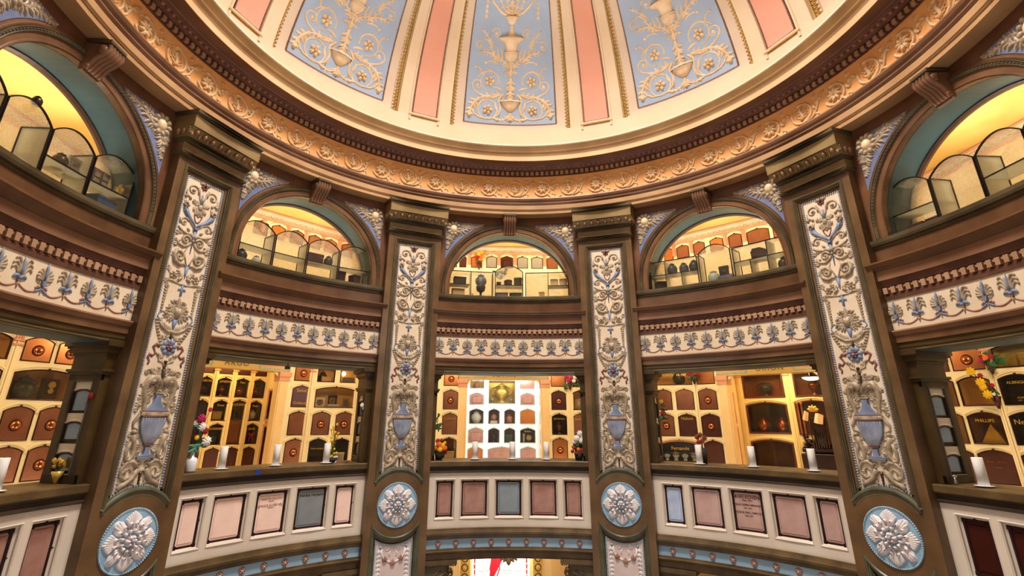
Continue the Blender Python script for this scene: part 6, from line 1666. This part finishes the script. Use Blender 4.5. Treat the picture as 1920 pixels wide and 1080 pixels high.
for k,(x,z,w_,h_) in enumerate(((-.13,.47,.08,.13),(.05,.42,.13,.14))):
    m=MB(); m.add([(x-w_/2,z,.13),(x+w_/2,z-.03,.15),(x+w_/2+.03,z+h_-.03,.14),(x-w_/2+.04,z+h_,.11),(x,z-.02,.18),(x+.03,z+h_,.17)],[(0,4,5,3),(4,1,2,5)]); m.build('sail',['tan_box'],t)
m=MB()
for k in range(5): a=PI*(.1+.2*k); m.leaf((.0,.60),(.09*cos(a),.60+.09*sin(a)),.03,0,.6,.1,0,5,4)
m.build('gilt_lily',['fl_gold'],t)
# wooden fluted columns of the cabinet niche
for k,u in enumerate((.07,.13)):
    t=thing('fluted_column','%s dark wooden fluted column in front of the ship cabinet'%('left' if k==0 else 'second'),'column',45,6.97,-.19,u); m=MB(); m.lathe([(0,0),(.026,0),(.02,.03),(.017,.04),(.015,.46),(.022,.48),(.026,.52),(0,.52)],(0,0,0),12); m.build('shaft',['wood'],t)
box_thing('counter','dark wooden counter along the back of the Argo alcove','counter',-45,6.8,-.95,-.45,.8,.24,.3,'wood_black')
box_thing('counter','dark wooden table under the ship sculpture in the Orion alcove','table',45,6.78,-.95,.40,.62,.48,.34,'wood_black')
# far bays
t=thing('mantel_clock','dark mantel clock with two gold dials in the wide niche of the far left bay','clock',-67.5,6.16,.21,.2); m=MB(); m.bbox(-.08,.08,0,.24,-.04,.04); m.build('case',['urn_bronze'],t); m=MB(); m.ext(arc(0,.17,.04,0,345,18),.04,.05); m.ext(arc(.0,.10,.03,0,345,18),.04,.05); m.build('dial',['urn_gold'],t)
urn('grey-green pot with handles in the wide niche of the far left bay',-67.5,6.16,.21,-.06,.24,'round','urn_grey',True,True)
t=thing('pyramid','gold paper pyramid in the Phillips niche','pyramid',67.5,6.10,-.225,.15); m=MB(); m.add([(-.12,0,-.06),(.12,0,-.06),(.12,0,.02),(-.12,0,.02),(0,.22,-.02)],[(0,1,2,3),(0,1,4),(1,2,4),(2,3,4),(3,0,4)]); m.build('faces',['gold'],t)
for k in range(4): box_thing('gold_plate','%s standing bright gold plate in the top niche of the far right bay'%ORD[k],'plate',67.5,6.1,.64,.55+.11*k,.09,.13+.02*(k%2),.01,'fl_gold',.1,.002,'gold plates in the far right bay')

# ================================================================== LIGHT
def area(name,loc,target,energy,color,sx,sy=None,spread=None):
    l=bpy.data.lights.new(name,'AREA'); l.energy=energy; l.color=color; l.shape='RECTANGLE' if sy else 'DISK'; l.size=sx
    if sy: l.size_y=sy
    if spread: l.spread=spread
    o=bpy.data.objects.new(name,l); COL.objects.link(o); o.location=loc
    d=Vector(target)-Vector(loc); o.rotation_euler=d.to_track_quat('-Z','Y').to_euler(); return o
def point(name,loc,energy,color,rad=.08):
    l=bpy.data.lights.new(name,'POINT'); l.energy=energy; l.color=color; l.shadow_soft_size=rad
    o=bpy.data.objects.new(name,l); COL.objects.link(o); o.location=loc; return o
wd=bpy.data.worlds.new('world'); bpy.context.scene.world=wd; wd.use_nodes=True
wd.node_tree.nodes['Background'].inputs[0].default_value=(1.0,.93,.85,1); wd.node_tree.nodes['Background'].inputs[1].default_value=EXP_W
area('oculus_skylight',(0,0,8.05),(0,0,0),E_OCC,(1,.95,.88),2.0,None,2.15)
area('dome_bounce_fill',(0,0,-2.0),(0,0,6),E_DOME,(1,.95,.88),3.0,None,1.2)  # unseen light added in place of light bounced up to the dome
area('ground_floor_daylight',(0,-.6,-3.9),(0,.6,5),E_FLOOR,(.86,.92,1.0),4.0)
for az0 in (-90,-45,0,45,90):
    cw=(1,.88,.68)
    for o in (-11,11): area('gallery_lamp',polar(az0+o,4.98,1.2),polar(az0+o*1.2,6.1,-.4),E_GAL,cw,.5,.3)
    for o in (-12,0,12): area('upper_gallery_lamp',polar(az0+o,5.0,2.0),polar(az0+o,5.7,3.6),E_UP,(1,.9,.68),.6,.4)
for az0 in (-90,-45,0,45,90): [area('case_fill',polar(az0+o,4.95,2.45),polar(az0-o*.3,4.35,2.15),E_CASE,(1,.97,.92),.4,.4) for o in (-22,22)]  # no real lamps: added behind the pilasters to brighten the cases
for az0 in (-90,-45,0,45,90):
    for o in (-13,13): area('niche_fill',polar(az0+o,4.8,-1.1),polar(az0+o*1.3,6.0,.1),E_FILL,(1,.86,.66),.7,.15)  # added fill hidden behind the parapet, lifts the dark niche recesses
area('sothis_fill',polar(0,6.2,-1.2),polar(0,7.,.1),E_FILL*1.2,(1,1,1),1.2,.15)  # invented low light that brightens the Sothis recesses
for az0,u in ((-45,0),(45,0)): area('alcove_fill',polar(az0,6.2,-1.2),polar(az0,7.,.1),E_FILL*.7,(1,.82,.55),1.2,.15)  # same added fill for the Argo and Orion niches, no such fixture
area('sothis_lamp',polar(0,6.25,.9),polar(0,7.,-.1),E_SOT,(1,1,1),1.3,.2)
area('argo_lamp',polar(-43,6.5,.97),polar(-43,7.,-.4),E_ARG,(1,.78,.42),.8,.2)
area('orion_lamp',polar(45,6.5,.97),polar(45,7.,-.4),E_ORI,(1,.80,.5),.8,.2)
area('ground_lamp',polar(0,6.5,-1.75),polar(0,7.,-3),22,(1,.85,.6),.8,.3)
area('ground_hall_lamp',polar(0,5.2,-1.75),polar(0,6.4,-2.6),16,(1,.85,.62),1.6,.3)

# ================================================================== CAMERA
fpx,pitch,roll,yaw=956.29643,.34766,.00504,.04313
cd=bpy.data.cameras.new('camera'); cam=bpy.data.objects.new('camera',cd); COL.objects.link(cam)
cd.sensor_width=36; cd.lens=fpx*36/1920; cd.clip_start=.05; cd.clip_end=100
cd.shift_x=12.104/1920; cd.shift_y=-97.245/1920
fw=Vector((sin(yaw)*cos(pitch),cos(yaw)*cos(pitch),sin(pitch))); rt=Vector((cos(yaw),-sin(yaw),0)); up=rt.cross(fw)
rt2=rt*cos(roll)+up*sin(roll); up2=-rt*sin(roll)+up*cos(roll)
M=Matrix((rt2,up2,-fw)).transposed().to_4x4(); M.translation=Vector((-.10484*4,-1.01959*4,0)); cam.matrix_world=M
bpy.context.scene.camera=cam
sc=bpy.context.scene
sc.view_settings.view_transform='Standard'; sc.view_settings.look='None'; sc.view_settings.exposure=0.0; sc.view_settings.gamma=0.9
sc.cycles.use_denoising=True; sc.cycles.max_bounces=6; sc.cycles.diffuse_bounces=3; sc.cycles.glossy_bounces=3; sc.cycles.transparent_max_bounces=10; sc.cycles.transmission_bounces=4
sc.cycles.caustics_reflective=False; sc.cycles.caustics_refractive=False; sc.cycles.sample_clamp_indirect=6
